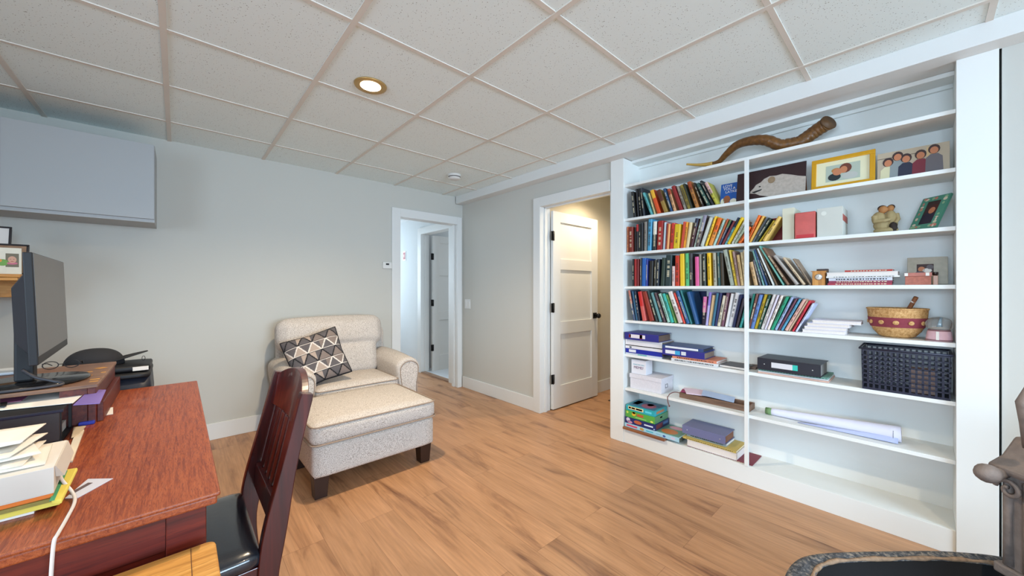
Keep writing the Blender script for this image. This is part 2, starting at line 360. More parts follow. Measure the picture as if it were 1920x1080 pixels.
# ------------------------------------------------------------------ doors
def door(name, hx_, hy_, face, W_, H_, knob=True, hz=(.321, 1.048, 1.779)):
    # slab from hinge point along +x, front face looks towards -y
    th = .035; t = MB(); x0 = hx_; x1 = hx_ + W_; y0 = hy_ - th; y1 = hy_
    st = .115; rails = [(.012, .235), (.235, .235)]
    panels = [(.24, .77), (.90, 1.44), (1.55, 1.93)]
    t.box((x0, y0, .012), (x0 + st, y1, H_)); t.box((x1 - st, y0, .012), (x1, y1, H_))
    zz = .012
    for a, b in panels:
        t.box((x0 + st, y0, zz), (x1 - st, y1, a)); zz = b
    t.box((x0 + st, y0, zz), (x1 - st, y1, H_))
    d = tag(t.build(name, M_trim, bevel=.0012), kind='structure')
    p = MB()
    for a, b in panels: p.box((x0 + st - .005, y0 + .014, a - .005), (x1 - st + .005, y1 - .014, b + .005))
    p.build('panel', M_trim, d)
    for z in hz:
        h = MB(); h.box((x0 - .028, y0 - .002, z - .047), (x0 - .001, y0 + .004, z + .047)); h.box((x0, y0 - .003, z - .047), (x0 + .018, y0, z + .047))
        h.tube([(x0 - .004, y0 - .006, z - .049), (x0 - .004, y0 - .006, z + .049)], .007, 8)
        h.build('hinge', M_bmetal, d)
    if knob:
        k = MB(); kx = x1 - .06; kz = .935
        k.box((kx - .032, y0 - .007, kz - .032), (kx + .032, y0, kz + .032)); k.lathe([(.012, 0), (.012, .03), (.026, .036), (.028, .055), (.02, .066)], 16, 0, Matrix.Translation((kx, y0 - .007, kz)) @ Matrix.Rotation(R_(90), 4, 'X'))
        k.build('door_knob', M_bmetal, d)
        k = MB(); k.box((x1, y0 + .006, kz - .05), (x1 + .001, y1 - .006, kz + .035)); k.build('latch_plate', M_bmetal, d)
    return d
door('door_1', 2.832, 2.545, -1, .77, 2.035)
door('door_2', 2.825, 4.925, -1, .74, 2.035, hz=(.36, 1.03, 1.72))
# ------------------------------------------------------------------ small wall and ceiling fixtures
t = empty('thermostat', (1.70, WA, 1.46), label='small white thermostat with dark display on the wall beside the far doorway', cat='thermostat')
m = MB(); m.box((1.645, WA - .022, 1.462), (1.745, WA, 1.532)); m.build('body', mat('white_plastic', '#dcdcd8', .4), t, .004)
m = MB(); m.box((1.677, WA - .0235, 1.50), (1.712, WA - .0215, 1.518)); m.build('display', M_black, t)
t = empty('light_switch', (WB, 3.80, 1.0), label='white double light switch plate on the wall between the doorways', cat='light switch')
m = MB(); m.box((WB - .006, 3.742, .994), (WB, 3.858, 1.11)); m.build('plate', MAT['white_plastic'], t, .002)
for yy in (3.775, 3.825):
    m = MB(); m.box((WB - .010, yy - .016, 1.02), (WB - .005, yy + .016, 1.085)); m.build('rocker', MAT['white_plastic'], t, .001)
y, z = atX(758.5, 480, 2.68)
t = empty('alarm_pull', (2.68, y, z - .06), label='tiny red and white sign on the bright hall wall', cat='sign')
m = MB(); m.box((2.674, y - .05, z - .075), (2.68, y + .05, z + .075)); m.build('plate', MAT['white_plastic'], t)
m = MB(); m.box((2.672, y - .035, z - .055), (2.6745, y + .035, z + .055)); m.box((2.671, y - .006, z - .02), (2.673, y + .012, z + .02), 1); m.build('red_panel', [mat('sign_red', '#a02c34', .5), MAT['white_plastic']], t)
def canlight(x, y, power, label, grp=None):
    t = empty('ceiling_light', (x, y, CZ - .02), label=label, cat='ceiling light', group=grp)
    m = MB(); m.lathe([(.055, -.004), (.078, -.010), (.086, -.006), (.088, 0)], 40, 0, Matrix.Translation((x, y, CZ - .001))); m.build('trim_ring', mat('brushed_brass_trim', '#b9965c', .35, .5), t)
    m = MB(); m.lathe([(.054, -.0055), (.054, -.002)], 32, 0, Matrix.Translation((x, y, CZ - .001))); m.build('lens', mat('warm_lens', (1.0, .86, .62), .5, emit=14), t)
    l = bpy.data.lights.new('can_lamp', 'SPOT'); l.energy = power; l.color = (1.0, .80, .56); l.shadow_soft_size = .035; l.spot_size = R_(150); l.spot_blend = .8
    o = bpy.data.objects.new('can_lamp', l); COL.objects.link(o); o.location = (x, y, CZ - .03)
canlight(.809, 2.087, 80, 'round recessed ceiling light glowing warm above the ottoman')
canlight(.809, -.963, 46, 'recessed ceiling light behind the camera, out of the picture')
canlight(3.35, 2.15, 36, 'recessed ceiling light in the closet, hidden behind the door head')
canlight(-.60, 2.087, 14, 'recessed ceiling light over the desk, out of the picture')
x, y = atZ(852, 328, CZ)
t = empty('smoke_detector', (x, y, CZ - .04), label='white round smoke detector on the ceiling near the far corner', cat='smoke detector')
m = MB(); m.lathe([(.045, -.045), (.058, -.035), (.062, -.012), (.066, -.010), (.066, 0)], 32, 0, Matrix.Translation((x, y, CZ))); m.build('body', MAT['white_plastic'], t)
m = MB(); m.lathe([(.0595, -.028), (.061, -.020)], 32, 0, Matrix.Translation((x, y, CZ))); m.build('vent_slots', mat('dark_slot', '#55504c', .8), t)
x0, y0 = atZ(1138, 752, 0)
m = MB(); m.box((x0 + .02, y0 - .14, 0), (x0 + .32, y0 + .0, .004))
for i in range(11): m.box((x0 + .035 + i * .026, y0 - .13, .004), (x0 + .045 + i * .026, y0 - .01, .006))
tag(m.build('floor_vent', M_bmetal), 'small black floor vent in the closet behind the open door', 'vent')
# ------------------------------------------------------------------ wall cabinet (upper left)
t = empty('wall_cabinet', (-.5, 3.74, 1.69), label='large plain grey-white cabinet hung high on the far wall', cat='cabinet')
M_cab = mat('cabinet_grey', '#a8abac', .5, var=(2, .01))
m = MB(); m.box((-1.25, 3.572, 1.700), (-.118, WA, 2.235)); m.build('body', M_cab, t, .001)
m = MB(); m.box((-.757, 3.550, 1.722), (-.120, 3.571, 2.233)); m.build('door', M_cab, t, .001)
m = MB(); m.box((-1.25, 3.550, 1.722), (-.760, 3.571, 2.233)); m.build('door', M_cab, t, .001)
# ------------------------------------------------------------------ built-in bookcase
SZ = {'B': .117, 'S6': .440, 'S5': .714, 'S4': .988, 'S3': 1.262, 'S2': 1.536, 'S1': 1.810, 'T': 2.084}
Y0, Y1, PL, PR = -.107, 1.617, 1.735, -.228
bk = empty('built_in_bookcase', (2.8, .75, 0), label='tall white built-in bookcase of seven long shelves filling the right wall', cat='bookcase')
m = MB(); m.box((2.675, Y1, 0), (2.699, PL, 2.30)); m.build('side_post', M_shelf, bk, .0015)
m = MB(); m.box((2.675, PR, 0), (2.699, Y0, 2.30)); m.build('side_post', M_shelf, bk, .0015)
m = MB(); m.box((2.699, Y1, 0), (BX, Y1 + .018, 2.30)); m.build('side_panel', M_shelf, bk)
m = MB(); m.box((2.699, Y0 - .018, 0), (BX, Y0, 2.30)); m.build('side_panel', M_shelf, bk)
m = MB(); m.box((BX, Y0 - .018, 0), (BX + .008, Y1 + .018, 2.30)); m.build('back_panel', M_shelf, bk)
m = MB(); m.box((2.682, Y0, 0), (2.70, Y1, .117)); m.build('base_board', M_shelf, bk, .0015)
for k, z in SZ.items():
    m = MB(); m.box((KX if k != 'B' else 2.70, Y0, z - .02), (BX, Y1, z)); m.build('shelf', M_shelf, bk, .0012)
m = MB(); m.box((2.676, .735, .117), (2.6945, .757, 2.064)); m.build('centre_stile', M_shelf, bk, .001)
m = MB(); m.box((2.80, Y0, 2.282), (BX, Y1, 2.304)); m.box((2.912, Y0, 2.262), (BX, Y1, 2.283)); m.build('top_rail', M_shelf, bk, .001)
# ------------------------------------------------------------------ books
def bookmat(c): return mat('cover_' + c.strip('#'), c, .55, var=(25, .08))
M_title_l = mat('title_cream', '#d9cfae', .6); M_title_d = mat('title_dark', '#2a2520', .6)
def lum(c): r, g, b, _ = hx(c); return .3 * r + .6 * g + .1 * b
def make_book(W, w, h, dep, c, rnd, top=None, marks=True, soft=False, label=None, group=None, lett=None, name='book'):
    bt = .0015 if soft else .0025
    m = MB(); o = .002 if not soft else 0
    r = min(.006, w * .3)
    spine = [(r * .9, -w / 2), (0.0012, -w / 2 + r * .7), (0, -w / 2 + r * 1.3), (0, w / 2 - r * 1.3), (0.0012, w / 2 - r * .7), (r * .9, w / 2), (r * .9 + .002, w / 2), (r * .9 + .002, -w / 2)]
    spl = h * (1 - top[1]) if top else h
    m.prism(spine, 0, spl, 0)
    if top: m.prism(spine, spl, h, 1)
    for s in (-1, 1):
        m.box((r * .9, s * w / 2, 0), (dep, s * (w / 2 - bt), h), 0)
    mats = [bookmat(c), bookmat(top[0]) if top else bookmat(c), M_title_d if lum(c) > .16 else M_title_l]
    if marks and w > .008 and rnd.random() < .75:
        z = h * rnd.uniform(.12, .3); zt = h * rnd.uniform(.7, .92); ww = w * rnd.uniform(.12, .24)
        while z < zt:
            l = rnd.uniform(.002, .005); m.box((-.0003, -ww, z), (.0005, ww, z + l), 2); z += l + rnd.uniform(.0015, .004)
            if rnd.random() < .12: z += .015
    b = m.build(name, mats, None, 0, W); tag(b, label, 'book', group)
    p = MB(); p.box((r * .9 + .003, -w / 2 + bt + .0002, .003), (dep - .004, w / 2 - bt - .0002, h - .003)); p.build('pages', M_pages, b, local=W)
    return b
def corners(Y, Z, w, h, a):
    u = (math.sin(a), math.cos(a)); v = (math.cos(a), -math.sin(a))
    return [(Y + v[0] * s * w / 2 + u[0] * q, Z + v[1] * s * w / 2 + u[1] * q) for s, q in ((-1, 0), (1, 0), (1, h), (-1, h))]
def overlap(A, B):
    for P in (A, B):
        for i in range(4):
            ex, ey = P[(i + 1) % 4][0] - P[i][0], P[(i + 1) % 4][1] - P[i][1]; n = (-ey, ex)
            a = [p[0] * n[0] + p[1] * n[1] for p in A]; b = [p[0] * n[0] + p[1] * n[1] for p in B]
            if max(a) <= min(b) + 1e-7 or max(b) <= min(a) + 1e-7: return False
    return True
# rows: (top x, top y, bottom x, width px, colour, name, top colour, top share)
ROWS = {
 'S1': [((1160, 320, 6), [
  (150,240,178,28,'#1c1a18','black',0,0),(190,205,210,20,'#232024','charcoal',0,0),(215,200,240,20,'#14120f','jet black',0,0),(240,195,275,26,'#2c3038','dark slate',0,0),
  (275,255,370,26,'#5aa5a5','aqua',0,0),(330,255,400,20,'#d8c890','cream',0,0),(365,225,450,44,'#d8501e','fiery orange','#e8b030',.35),(440,225,530,46,'#9a7a38','ochre','#5a2a18',.5),
  (505,205,590,30,'#274a70','navy lettered',0,0),(555,210,630,33,'#d8a070','peach','#b04828',.25),(605,180,700,43,'#8c2020','dark red',0,0),(655,180,745,33,'#a8a090','grey',0,0),
  (700,170,795,42,'#8c7a30','olive',0,0),(735,150,825,18,'#2a2e20','green-black',0,0),(780,130,880,46,'#b8783a','caramel','#a04820',.3),(845,140,950,20,'#2a1c14','dark brown',0,0),
  (880,150,1010,44,'#2f5048','deep teal',0,0),(920,120,1060,28,'#1c1c20','thin black',0,0),(975,140,1105,42,'#b8b040','yellow-green','#d0a8a0',.5)])],
 'S2': [((1160, 320, 6), [
  (98,630,98,13,'#e08050','thin coral',0,0),(135,635,138,48,'#7a2818','rust brown',0,0),(178,640,180,22,'#1a1618','black',0,0),(205,605,205,26,'#20181a','black-and-red','#b01c1c',.25),
  (232,600,232,20,'#242c28','dark green-grey',0,0),(260,590,258,24,'#1c1c1e','black lettered',0,0),(292,575,290,34,'#8a857c','grey',0,0),(348,545,335,43,'#4a9ac0','tall sky-blue',0,0),
  (400,570,390,42,'#2a2826','black-and-white','#e8e4d8',.45),(463,565,450,62,'#a02018','thick brick-red',0,0),(517,580,500,24,'#b8c8d0','pale blue',0,0),(543,590,523,18,'#b04030','slim red',0,0),
  (568,600,548,24,'#e8a060','apricot',0,0),(612,590,590,40,'#d03a28','bright red',0,0),(665,605,645,66,'#d8b818','thick mustard',0,0),(738,575,705,38,'#e05840','salmon red',0,0),
  (770,580,738,26,'#f0a020','amber',0,0),(812,585,770,36,'#d8c090','cream',0,0),(880,540,810,40,'#4a2024','dark maroon','#20243c',.3),(930,510,848,24,'#c8dccc','mint white',0,0),
  (975,505,880,44,'#5a4c48','taupe','#8a8494',.5),(1040,530,932,44,'#c8ccc0','off-white',0,0),(1093,515,980,26,'#f0c020','thin yellow',0,0),(1138,540,1030,50,'#e89038','tangerine','#e86810',.5),
  (1190,555,1072,25,'#a8c8b8','pale green',0,0),(1225,545,1100,26,'#c06030','burnt orange',0,0),(1255,560,1130,26,'#404868','indigo','#608050',.3),(1300,570,1165,24,'#803030','maroon',0,0),
  (1345,530,1195,28,'#6ab0b8','turquoise','#20304c',.35),(1390,530,1230,38,'#f0c818','vivid yellow',0,0),(1425,560,1275,30,'#d8d8c8','chalk white',0,0),(1445,600,1312,24,'#b8c8a8','sage striped',0,0),
  (1480,640,1350,40,'#f07020','short orange',0,0)]),
  ((1380, 370, 8), [(335,270,150,48,'#f07018','flame orange',0,0),(410,285,205,44,'#e8b050','honey',0,0),(470,300,250,36,'#707880','steel grey',0,0),(518,320,298,40,'#2a3a30','bottle green',0,0),
  (565,350,345,28,'#e8c838','lemon',0,0),(660,300,420,60,'#e0b860','wide golden',0,0)])],
 'S3': [((1160, 450, 6), [
  (160,215,160,18,'#181414','black',0,0),(188,215,188,28,'#a02020','red gilt',0,0),(218,215,216,20,'#701818','crimson',0,0),(243,200,243,14,'#606060','slim grey',0,0),
  (285,205,280,46,'#1c5ca8','royal blue',0,0),(318,220,313,20,'#2a3888','indigo',0,0),(365,235,355,44,'#1a1816','glossy black',0,0),(408,225,400,28,'#302c20','brown-black',0,0),
  (440,215,430,28,'#1c2430','midnight',0,0),(500,200,482,44,'#2c3c30','gilt green',0,0),(560,170,545,68,'#1e3434','thick dark green',0,0),(607,295,605,33,'#d8b8b0','short pale pink',0,0),
  (650,175,650,48,'#c03010','vermilion',0,0),(705,155,710,53,'#e8c020','yellow',0,0),(762,150,768,43,'#58b878','leaf green','#58b878',0),(805,150,814,38,'#3a3638','charcoal',0,0),
  (878,190,884,44,'#d85890','hot pink',0,0),(912,160,917,24,'#888070','khaki',0,0),(950,150,958,34,'#303830','black-green',0,0),(1005,145,1015,44,'#f0c010','bright yellow',0,0),
  (1065,145,1078,36,'#b0a890','stone grey','#b0a890',0),(1110,140,1125,28,'#406868','teal',0,0),(1150,150,1165,36,'#403420','dark walnut',0,0),(1190,115,1275,46,'#a8b0a0','tall ash-grey',0,0),
  (1245,115,1320,26,'#e8c840','lemon',0,0),(1290,130,1352,24,'#b09088','dusty mauve',0,0),(1335,170,1386,34,'#d8b880','sand',0,0),(1375,140,1422,28,'#dccaa0','ivory',0,0),(1412,120,1455,26,'#c8b088','buff',0,0)]),
  ((1380, 450, 6), [(165,250,218,48,'#c8a070','tan short',0,0),(195,225,268,28,'#605e68','slate violet',0,0),(175,125,305,22,'#78a8a0','seafoam',0,0),(200,110,340,26,'#5070a0','denim blue',0,0),
  (225,100,380,22,'#282428','slim black',0,0),(250,98,420,20,'#d4d4cc','white thin',0,0),(262,90,455,18,'#8a6a50','umber thin',0,0),(255,80,535,28,'#70b0a0','jade',0,0),(300,98,590,36,'#7a5840','chestnut',0,0),
  (430,185,690,48,'#a8a098','light grey',0,0),(530,205,765,36,'#c8b090','wheat',0,0),(640,215,835,26,'#907860','coffee',0,0)])],
 'S4': [((1160, 450, 6), [
  (115,570,175,24,'#42506c','grey-navy','#b06858',.45),(155,580,205,22,'#285878','petrol blue',0,0),(185,580,230,20,'#1c2438','midnight',0,0),(235,585,290,43,'#c85850','two-tone red','#c01c18',.5),
  (285,590,370,54,'#8a2a18','thick rust',0,0),(320,575,425,30,'#2c4040','dark spruce',0,0),(370,600,470,33,'#5a8888','grey-teal',0,0),(408,600,515,28,'#50383c','plum black',0,0),
  (455,610,560,36,'#98c0b0','pale aqua',0,0),(500,610,600,36,'#30a898','bright teal',0,0),(530,620,633,22,'#78b060','lime green',0,0),(575,590,695,50,'#c8b8b0','pearl grey','#d8d0c8',.5),
  (620,600,735,24,'#d84030','scarlet',0,0),(650,580,775,40,'#205888','cobalt',0,0),(690,570,812,24,'#307878','sea green',0,0),(778,590,880,40,'#205080','lettered blue',0,0)]),
  ((1160, 450, 6), [(965,640,945,44,'#20182c','black-and-pink','#d070a0',.55),(1020,590,985,34,'#a8a0cc','lavender','#8068b8',.4),(1065,625,1012,42,'#e0c090','cream',0,0),(1110,600,1055,28,'#306880','petrol',0,0),
  (1145,600,1088,32,'#202858','navy',0,0),(1190,630,1122,38,'#d8d0b8','ivory',0,0),(1230,600,1165,36,'#704858','mulberry',0,0),(1275,605,1208,34,'#e4e2e0','slim white',0,0),(1335,600,1245,54,'#e8e8e8','thick white',0,0),
  (1375,620,1290,32,'#202850','ink blue',0,0),(1405,660,1325,28,'#3a3038','dark grape',0,0),(1440,700,1362,26,'#389890','turquoise',0,0)]),
  ((1380, 450, 6), [(200,610,115,28,'#207868','forest teal',0,0),(240,610,148,28,'#7a4c40','cocoa',0,0),(282,620,180,36,'#5878b0','periwinkle',0,0),(332,620,215,36,'#c8a820','mustard',0,0),(375,625,250,30,'#1c4838','racing green',0,0),
  (430,620,290,36,'#e4e0dc','white lettered',0,0),(473,625,328,26,'#d8d0e0','lilac white',0,0),(518,630,362,30,'#e8dcd0','white orange-foot',0,0),(578,645,402,36,'#18906a','emerald',0,0),
  (630,650,442,34,'#98a8c8','powder blue',0,0),(678,665,478,24,'#704050','wine',0,0),(718,670,512,30,'#5098b8','cyan',0,0),(768,680,560,40,'#e0b0a0','blush',0,0),(800,690,592,20,'#e8d8b8','slim cream',0,0),(833,690,640,24,'#c82838','cherry red',0,0),
  (868,720,674,24,'#c8d0e8','ice blue',0,0)])],
}
ROWN = {'S1': 'top book row', 'S2': 'second book row', 'S3': 'third book row', 'S4': 'lowest book row'}
seen = {}
rb = random.Random(3)
for key, segs in ROWS.items():
    zs = SZ[key]; L_ = []
    for (ox, oy, s), bl in segs:
        for xt, yt, xb, wp, c, nm, tc_, tf_ in bl:
            X = 2.712
            yb, _ = atX(ox + xb / s, 541, X); ytop, ztop = atX(ox + xt / s, oy + yt / s, X)
            ya, _ = atX(ox + (xb - wp / 2) / s, 541, X); yc, _ = atX(ox + (xb + wp / 2) / s, 541, X)
            a = math.atan2(ytop - yb, ztop - zs); h = math.hypot(ytop - yb, ztop - zs)
            wd = abs(ya - yc) * math.cos(a) * .97
            zsh = SZ[{'S1': 'T', 'S2': 'S1', 'S3': 'S2', 'S4': 'S3'}[key]] - .022
            L_.append([yb, a, h, max(.007, wd), c, nm, (tc_, tf_) if tf_ else None, zsh])
    def cor(b): return corners(b[0], zs + .0006 + b[3] / 2 * abs(math.sin(b[1])), b[3], b[2], b[1])
    for it in range(60):
        bad = 0
        for i, b in enumerate(L_):
            top = max(p[1] for p in cor(b))
            if top > b[7]: b[2] -= (top - b[7]) + .001; bad = 1
            ys = [p[0] for p in cor(b)]
            if max(ys) > Y1 - .002: b[0] -= max(ys) - Y1 + .003; bad = 1
        for i in range(len(L_) - 1):
            A, B = L_[i], L_[i + 1]
            if overlap(cor(A), cor(B)):
                bad = 1
                if abs(A[1] - B[1]) > .03:
                    d = (B[1] - A[1]) * .15; A[1] += d; B[1] -= d
                for q in (A, B):
                    if q[3] > .008: q[3] *= .975
                if it > 6: B[0] -= .0008; A[0] += .0004
        if not bad: break
    for i, (yb, a, h, wd, c, nm, tp, _) in enumerate(L_):
        pv = L_[i - 1][5] if i else None; nx = L_[i + 1][5] if i < len(L_) - 1 else None
        if pv and nx: lab = f'{nm} book between the {pv} and {nx} ones, {ROWN[key]}'
        elif nx: lab = f'{nm} book at the left end of the {ROWN[key]}'
        else: lab = f'{nm} book at the right end of the {ROWN[key]}'
        if lab in seen: print('DUP', lab)
        seen[lab] = 1
        zb = zs + .0006 + wd / 2 * abs(math.sin(a))
        W = Matrix.Translation((2.712 + rb.uniform(-.006, .012), yb, zb)) @ Matrix.Rotation(-a, 4, 'X')
        bo = make_book(W, wd, h, min(.19, max(.11, h * .72)), c, rb, tp, True, wd < .014, lab, 'books on the ' + ROWN[key])
        if nm == 'charcoal' and key == 'S3': text('Caste', wd * .95, W @ frameM((-.0006, 0, h * .3), (0, 0, -1), (0, -1, 0)), M_title_l, bo)
# ---------- things on the shelves
def sh(px, X=2.70): return atX(px, 541, X)[0]
def facebox(name, lo, hi, mats, label, cat, bevel=.001, group=None):
    m = MB(); m.box(lo, hi); return tag(m.build(name, mats, bevel=bevel), label, cat, group)
# face-out holiday book at the end of the top row
M_blue = mat('picture_book_blue', '#1c58a8', .4)
def faceout(px0, px1, X0, X1, key, pyt, c, nm, lab, th=.012, lean=.05):
    y0, y1 = sh(px1, X0), sh(px0, X0); z0 = SZ[key]; h = atX((px0 + px1) / 2, pyt, X0)[1] - z0
    return y0, y1, z0, h
y1, y0 = sh(1350, 2.76), sh(1380, 2.76); h = atX(1355, 344, 2.76)[1] - SZ['S1']
W = Matrix.Translation((2.76, (y0 + y1) / 2, SZ['S1'] + .003)) @ Matrix.Rotation(R_(12), 4, 'Y')
wd = y1 - y0
m = MB(); m.box((0, -wd / 2, 0), (.002, wd / 2, h)); m.box((.012, -wd / 2, 0), (.014, wd / 2, h)); m.box((0, wd / 2, 0), (.014, wd / 2 + .002, h))
for (yy, zz, ry, rz, k) in ((.01, .035, .022, .03, 1), (-.03, .02, .02, .018, 2), (.035, .025, .012, .022, 2)):
    m.prism([(yy + ry * math.cos(q * .5236), zz + rz * math.sin(q * .5236)) for q in range(12)], -.0006, .0002, k, ax='x')
b = m.build('book', [M_blue, mat('pancake_brown', '#9a5a34', .6), mat('plate_cream', '#e8e0c8', .6)], local=W)
tag(b, 'blue picture book facing outward beside the dark dog photo', 'book')
m = MB(); m.box((.0021, -wd / 2 + .002, .002), (.0119, wd / 2 - .001, h - .002)); m.build('pages', M_pages, b, local=W)
for s, zz, yy in (('LOVE', h * .88, .012), ('YOU A', h * .74, -.0), ('LATKE', h * .59, -.012)):
    text(s, min(h * .16, wd * .27), W @ frameM((-.0008, yy - .002, zz), (0, -1, 0), (0, 0, 1)), M_paper, b)
# leaning easel photos on top shelf
def panel(name, key, pxl, pxr, Xl, pyt_l, tilt, mats, shapes, label, cat, thick=.012, frame=None, inner=None, Xr=None):
    """board standing on a shelf; shapes in unit coords (u to the right, v up)"""
    yl, yr = sh(pxl, Xl), sh(pxr, Xr or Xl); z0 = SZ[key] + .001
    zt = atX(pxl, pyt_l, Xl)[1]
    ex = Vector(((Xr or Xl) - Xl, yr - yl, 0)); wd = ex.length; ex.normalize()
    up0 = Vector((0, 0, 1)); n0 = ex.cross(up0)      # points to the room (-x)
    if n0.x > 0: n0 = -n0
    up = (up0 * math.cos(tilt) - n0 * math.sin(tilt)).normalized()
    hh = (zt - z0) / math.cos(tilt)
    nn = ex.cross(up)
    if nn.x > 0: nn = -nn
    o = Vector((Xl, yl, z0 + thick * math.sin(tilt)))
    W = Matrix((ex, up, nn)).transposed().to_4x4(); W.translation = o     # local x right, y up, z towards room
    return W, wd, hh
def disc(m, cx, cy, rx, ry, z, k, n=14, W=None, th=.0006):
    m.prism([(cx + rx * math.cos(6.2832 * q / n), cy + ry * math.sin(6.2832 * q / n)) for q in range(n)], z, z + th, k, ax='z')
# dog photo
W, wd, hh = panel('photo', 'S1', 1380, 1510, 2.74, 326, R_(10), None, None, '', '')
m = MB(); m.box((0, 0, -.006), (wd, hh, 0)); 
fur = [(.22, .30), (.27, .40), (.30, .50), (.37, .56), (.42, .66), (.50, .72), (.60, .70), (.68, .72), (.80, .64), (.9, .56), (1, .5), (1, .04), (.52, .02), (.36, .12), (.30, .2), (.20, .24)]
m.prism([(u * wd, v * hh) for u, v in fur], 0, .0006, 1)
disc(m, wd * .53, hh * .58, .020, .022, .0006, 2); disc(m, wd * .36, hh * .42, .006, .004, .0006, 3); m.prism([(wd * .24, hh * .27), (wd * .40, hh * .33), (wd * .38, hh * .28), (wd * .28, hh * .22)], .0006, .001, 3)
disc(m, wd * .205, hh * .265, .006, .005, .0006, 3)
ob = m.build('photo_print', [mat('dark_plum_print', '#2a1418', .35), mat('white_fur_print', '#b0a498', .5, var=(60, .3)), mat('ear_print', '#8c7458', .5, var=(60, .3)), M_black], local=W)
tag(ob, 'large photo of a white fluffy dog on a dark background, on the upper shelf', 'photograph')
m = MB(); m.prism([(wd * .98, hh * .97), (wd * .98, .002), (wd * .80, .002)], -.012, -.0065, 0)
m.hexa([(wd * .975, 0.004, -.0065), (wd * .985, .004, -.0065), (wd * .985, .020, -.085), (wd * .975, .020, -.085), (wd * .975, hh * .9, -.0065), (wd * .985, hh * .9, -.0065), (wd * .985, hh * .9, -.009), (wd * .975, hh * .9, -.009)])
m.build('easel_back', mat('cardboard_brown', '#a06a3c', .8), ob, local=W)
# gold frame photo
W, wd, hh = panel('f', 'S1', 1521, 1641, 2.76, 302, R_(8), None, None, '', '')
t = MB(); fw = .022
for lo, hi in (((0, 0), (wd, fw)), ((0, hh - fw), (wd, hh)), ((0, fw), (fw, hh - fw)), ((wd - fw, fw), (wd, hh - fw))): t.box((lo[0], lo[1], -.012), (hi[0], hi[1], .008))
fr = t.build('framed_photo', mat('gold_leaf_frame', '#d8a020', .35, .4), local=W, bevel=.002); tag(fr, 'gold framed photo of two people cuddling, on a cream mat', 'picture frame')
t = MB(); t.box((fw, fw, -.004), (wd - fw, hh - fw, 0)); t.build('mat_board', mat('cream_mat', '#e2dcb8', .8), fr, local=W)
t = MB(); a0, b0, a1, b1 = wd * .24, hh * .22, wd * .78, hh * .74
t.box((a0, b0, 0), (a1, b1, .0006)); cx = (a0 + a1) / 2
disc(t, cx - .035, b0 + .025, .028, .022, .0006, 3); disc(t, cx + .03, b0 + .022, .034, .02, .0006, 4); disc(t, cx - .022, b0 + .052, .021, .02, .0012, 1); disc(t, cx + .012, b0 + .068, .026, .028, .0008, 2); disc(t, cx + .004, b0 + .06, .016, .02, .0013, 1); disc(t, cx - .028, b0 + .062, .02, .014, .0008, 5)
t.build('photo_print', [mat('sea_print', '#aeb8a8', .4), mat('skin_print', '#c07a54', .5), mat('hair_print', '#6a3424', .5), mat('dark_shirt_print', '#1c2428', .5), mat('pale_shirt_print', '#b8b8b0', .5), mat('sandy_hair_print', '#b07838', .5)], fr, local=W)
# family canvas
W, wd, hh = panel('f', 'S1', 1645, 1781, 2.76, 289, R_(6), None, None, '', '')
t = MB(); t.box((0, 0, -.018), (wd, hh, 0)); t.box((.0, hh * .78, 0), (wd * .62, hh * .80, .0005), 6); t.box((wd * .7, hh * .45, 0), (wd * .82, hh * .93, .0005), 7)
ppl = [(.16, .62, 1, 2), (.30, .78, 3, 0), (.42, .66, 4, 1), (.62, .70, 5, 1), (.80, .80, 8, 1)]
for i, (u, v, k, _) in enumerate(ppl):
    t.prism([((u - .12) * wd, 0), ((u + .12) * wd, 0), ((u + .11) * wd, (v - .25) * hh), ((u + .05) * wd, (v - .14) * hh), ((u - .05) * wd, (v - .14) * hh), ((u - .11) * wd, (v - .25) * hh)], .0005 + .0003 * i, .001 + .0003 * i, k)
    disc(t, u * wd, (v + .02) * hh, .020, .024, .0010 + .0003 * i, 9); disc(t, u * wd, (v - .02) * hh, .014, .018, .0018 + .0003 * i, 10)
ob = t.build('photo_canvas', [mat('room_print', '#b8a890', .5), mat('cream_shirt_print', '#d8d0a8', .5), M_black, mat('grey_shirt_print', '#8c9494', .5), mat('navy_gown_print', '#20243c', .5), mat('wine_top_print', '#7a2030', .5), mat('rail_print', '#685848', .5), mat('tan_wall_print', '#d0b080', .5), mat('stripe_top_print', '#6a6468', .5), mat('dark_hair_print', '#3a2220', .5), MAT['skin_print']], local=W)
tag(ob, 'canvas print of a family group of five, at the right end of upper shelf', 'photograph')
# spiral animal horn on the top shelf
pts = [(1287, 308, 4), (1318, 309, 7), (1346, 304, 11), (1362, 289, 15), (1382, 272, 19), (1408, 264, 22), (1436, 263, 24), (1462, 272, 25), (1488, 272, 26), (1512, 258, 27), (1532, 244, 28), (1552, 231, 29)]
P = []; rr = []
def cat_(ps, n):
    out = []
    for i in range(len(ps) - 1):
        p0, p1, p2, p3 = ps[max(0, i - 1)], ps[i], ps[i + 1], ps[min(len(ps) - 1, i + 2)]
        for k in range(n):
            t_ = k / n
            out.append([.5 * (2 * b + (c - a) * t_ + (2 * a - 5 * b + 4 * c - d) * t_ ** 2 + (3 * b - a - 3 * c + d) * t_ ** 3) for a, b, c, d in zip(p0, p1, p2, p3)])
    out.append(list(ps[-1])); return out
for i, (px, py, r) in enumerate(cat_(pts, 8)):
    X = 2.79 + .03 * math.sin(i * .10); yy, zz = atX(px, py, X); rad = r * .0030 / 2 * 1.12 * (1 + .04 * math.sin(i * 1.9) * (1 if i > 40 else .2)); P.append((X, yy, max(zz, SZ['T'] + rad * 1.02 + .002))); rr.append(rad)
m = MB(); m.tube(P[:14], rr[:14], 16, 1); m.tube(P[13:], rr[13:], 18, 0, flat=.8)
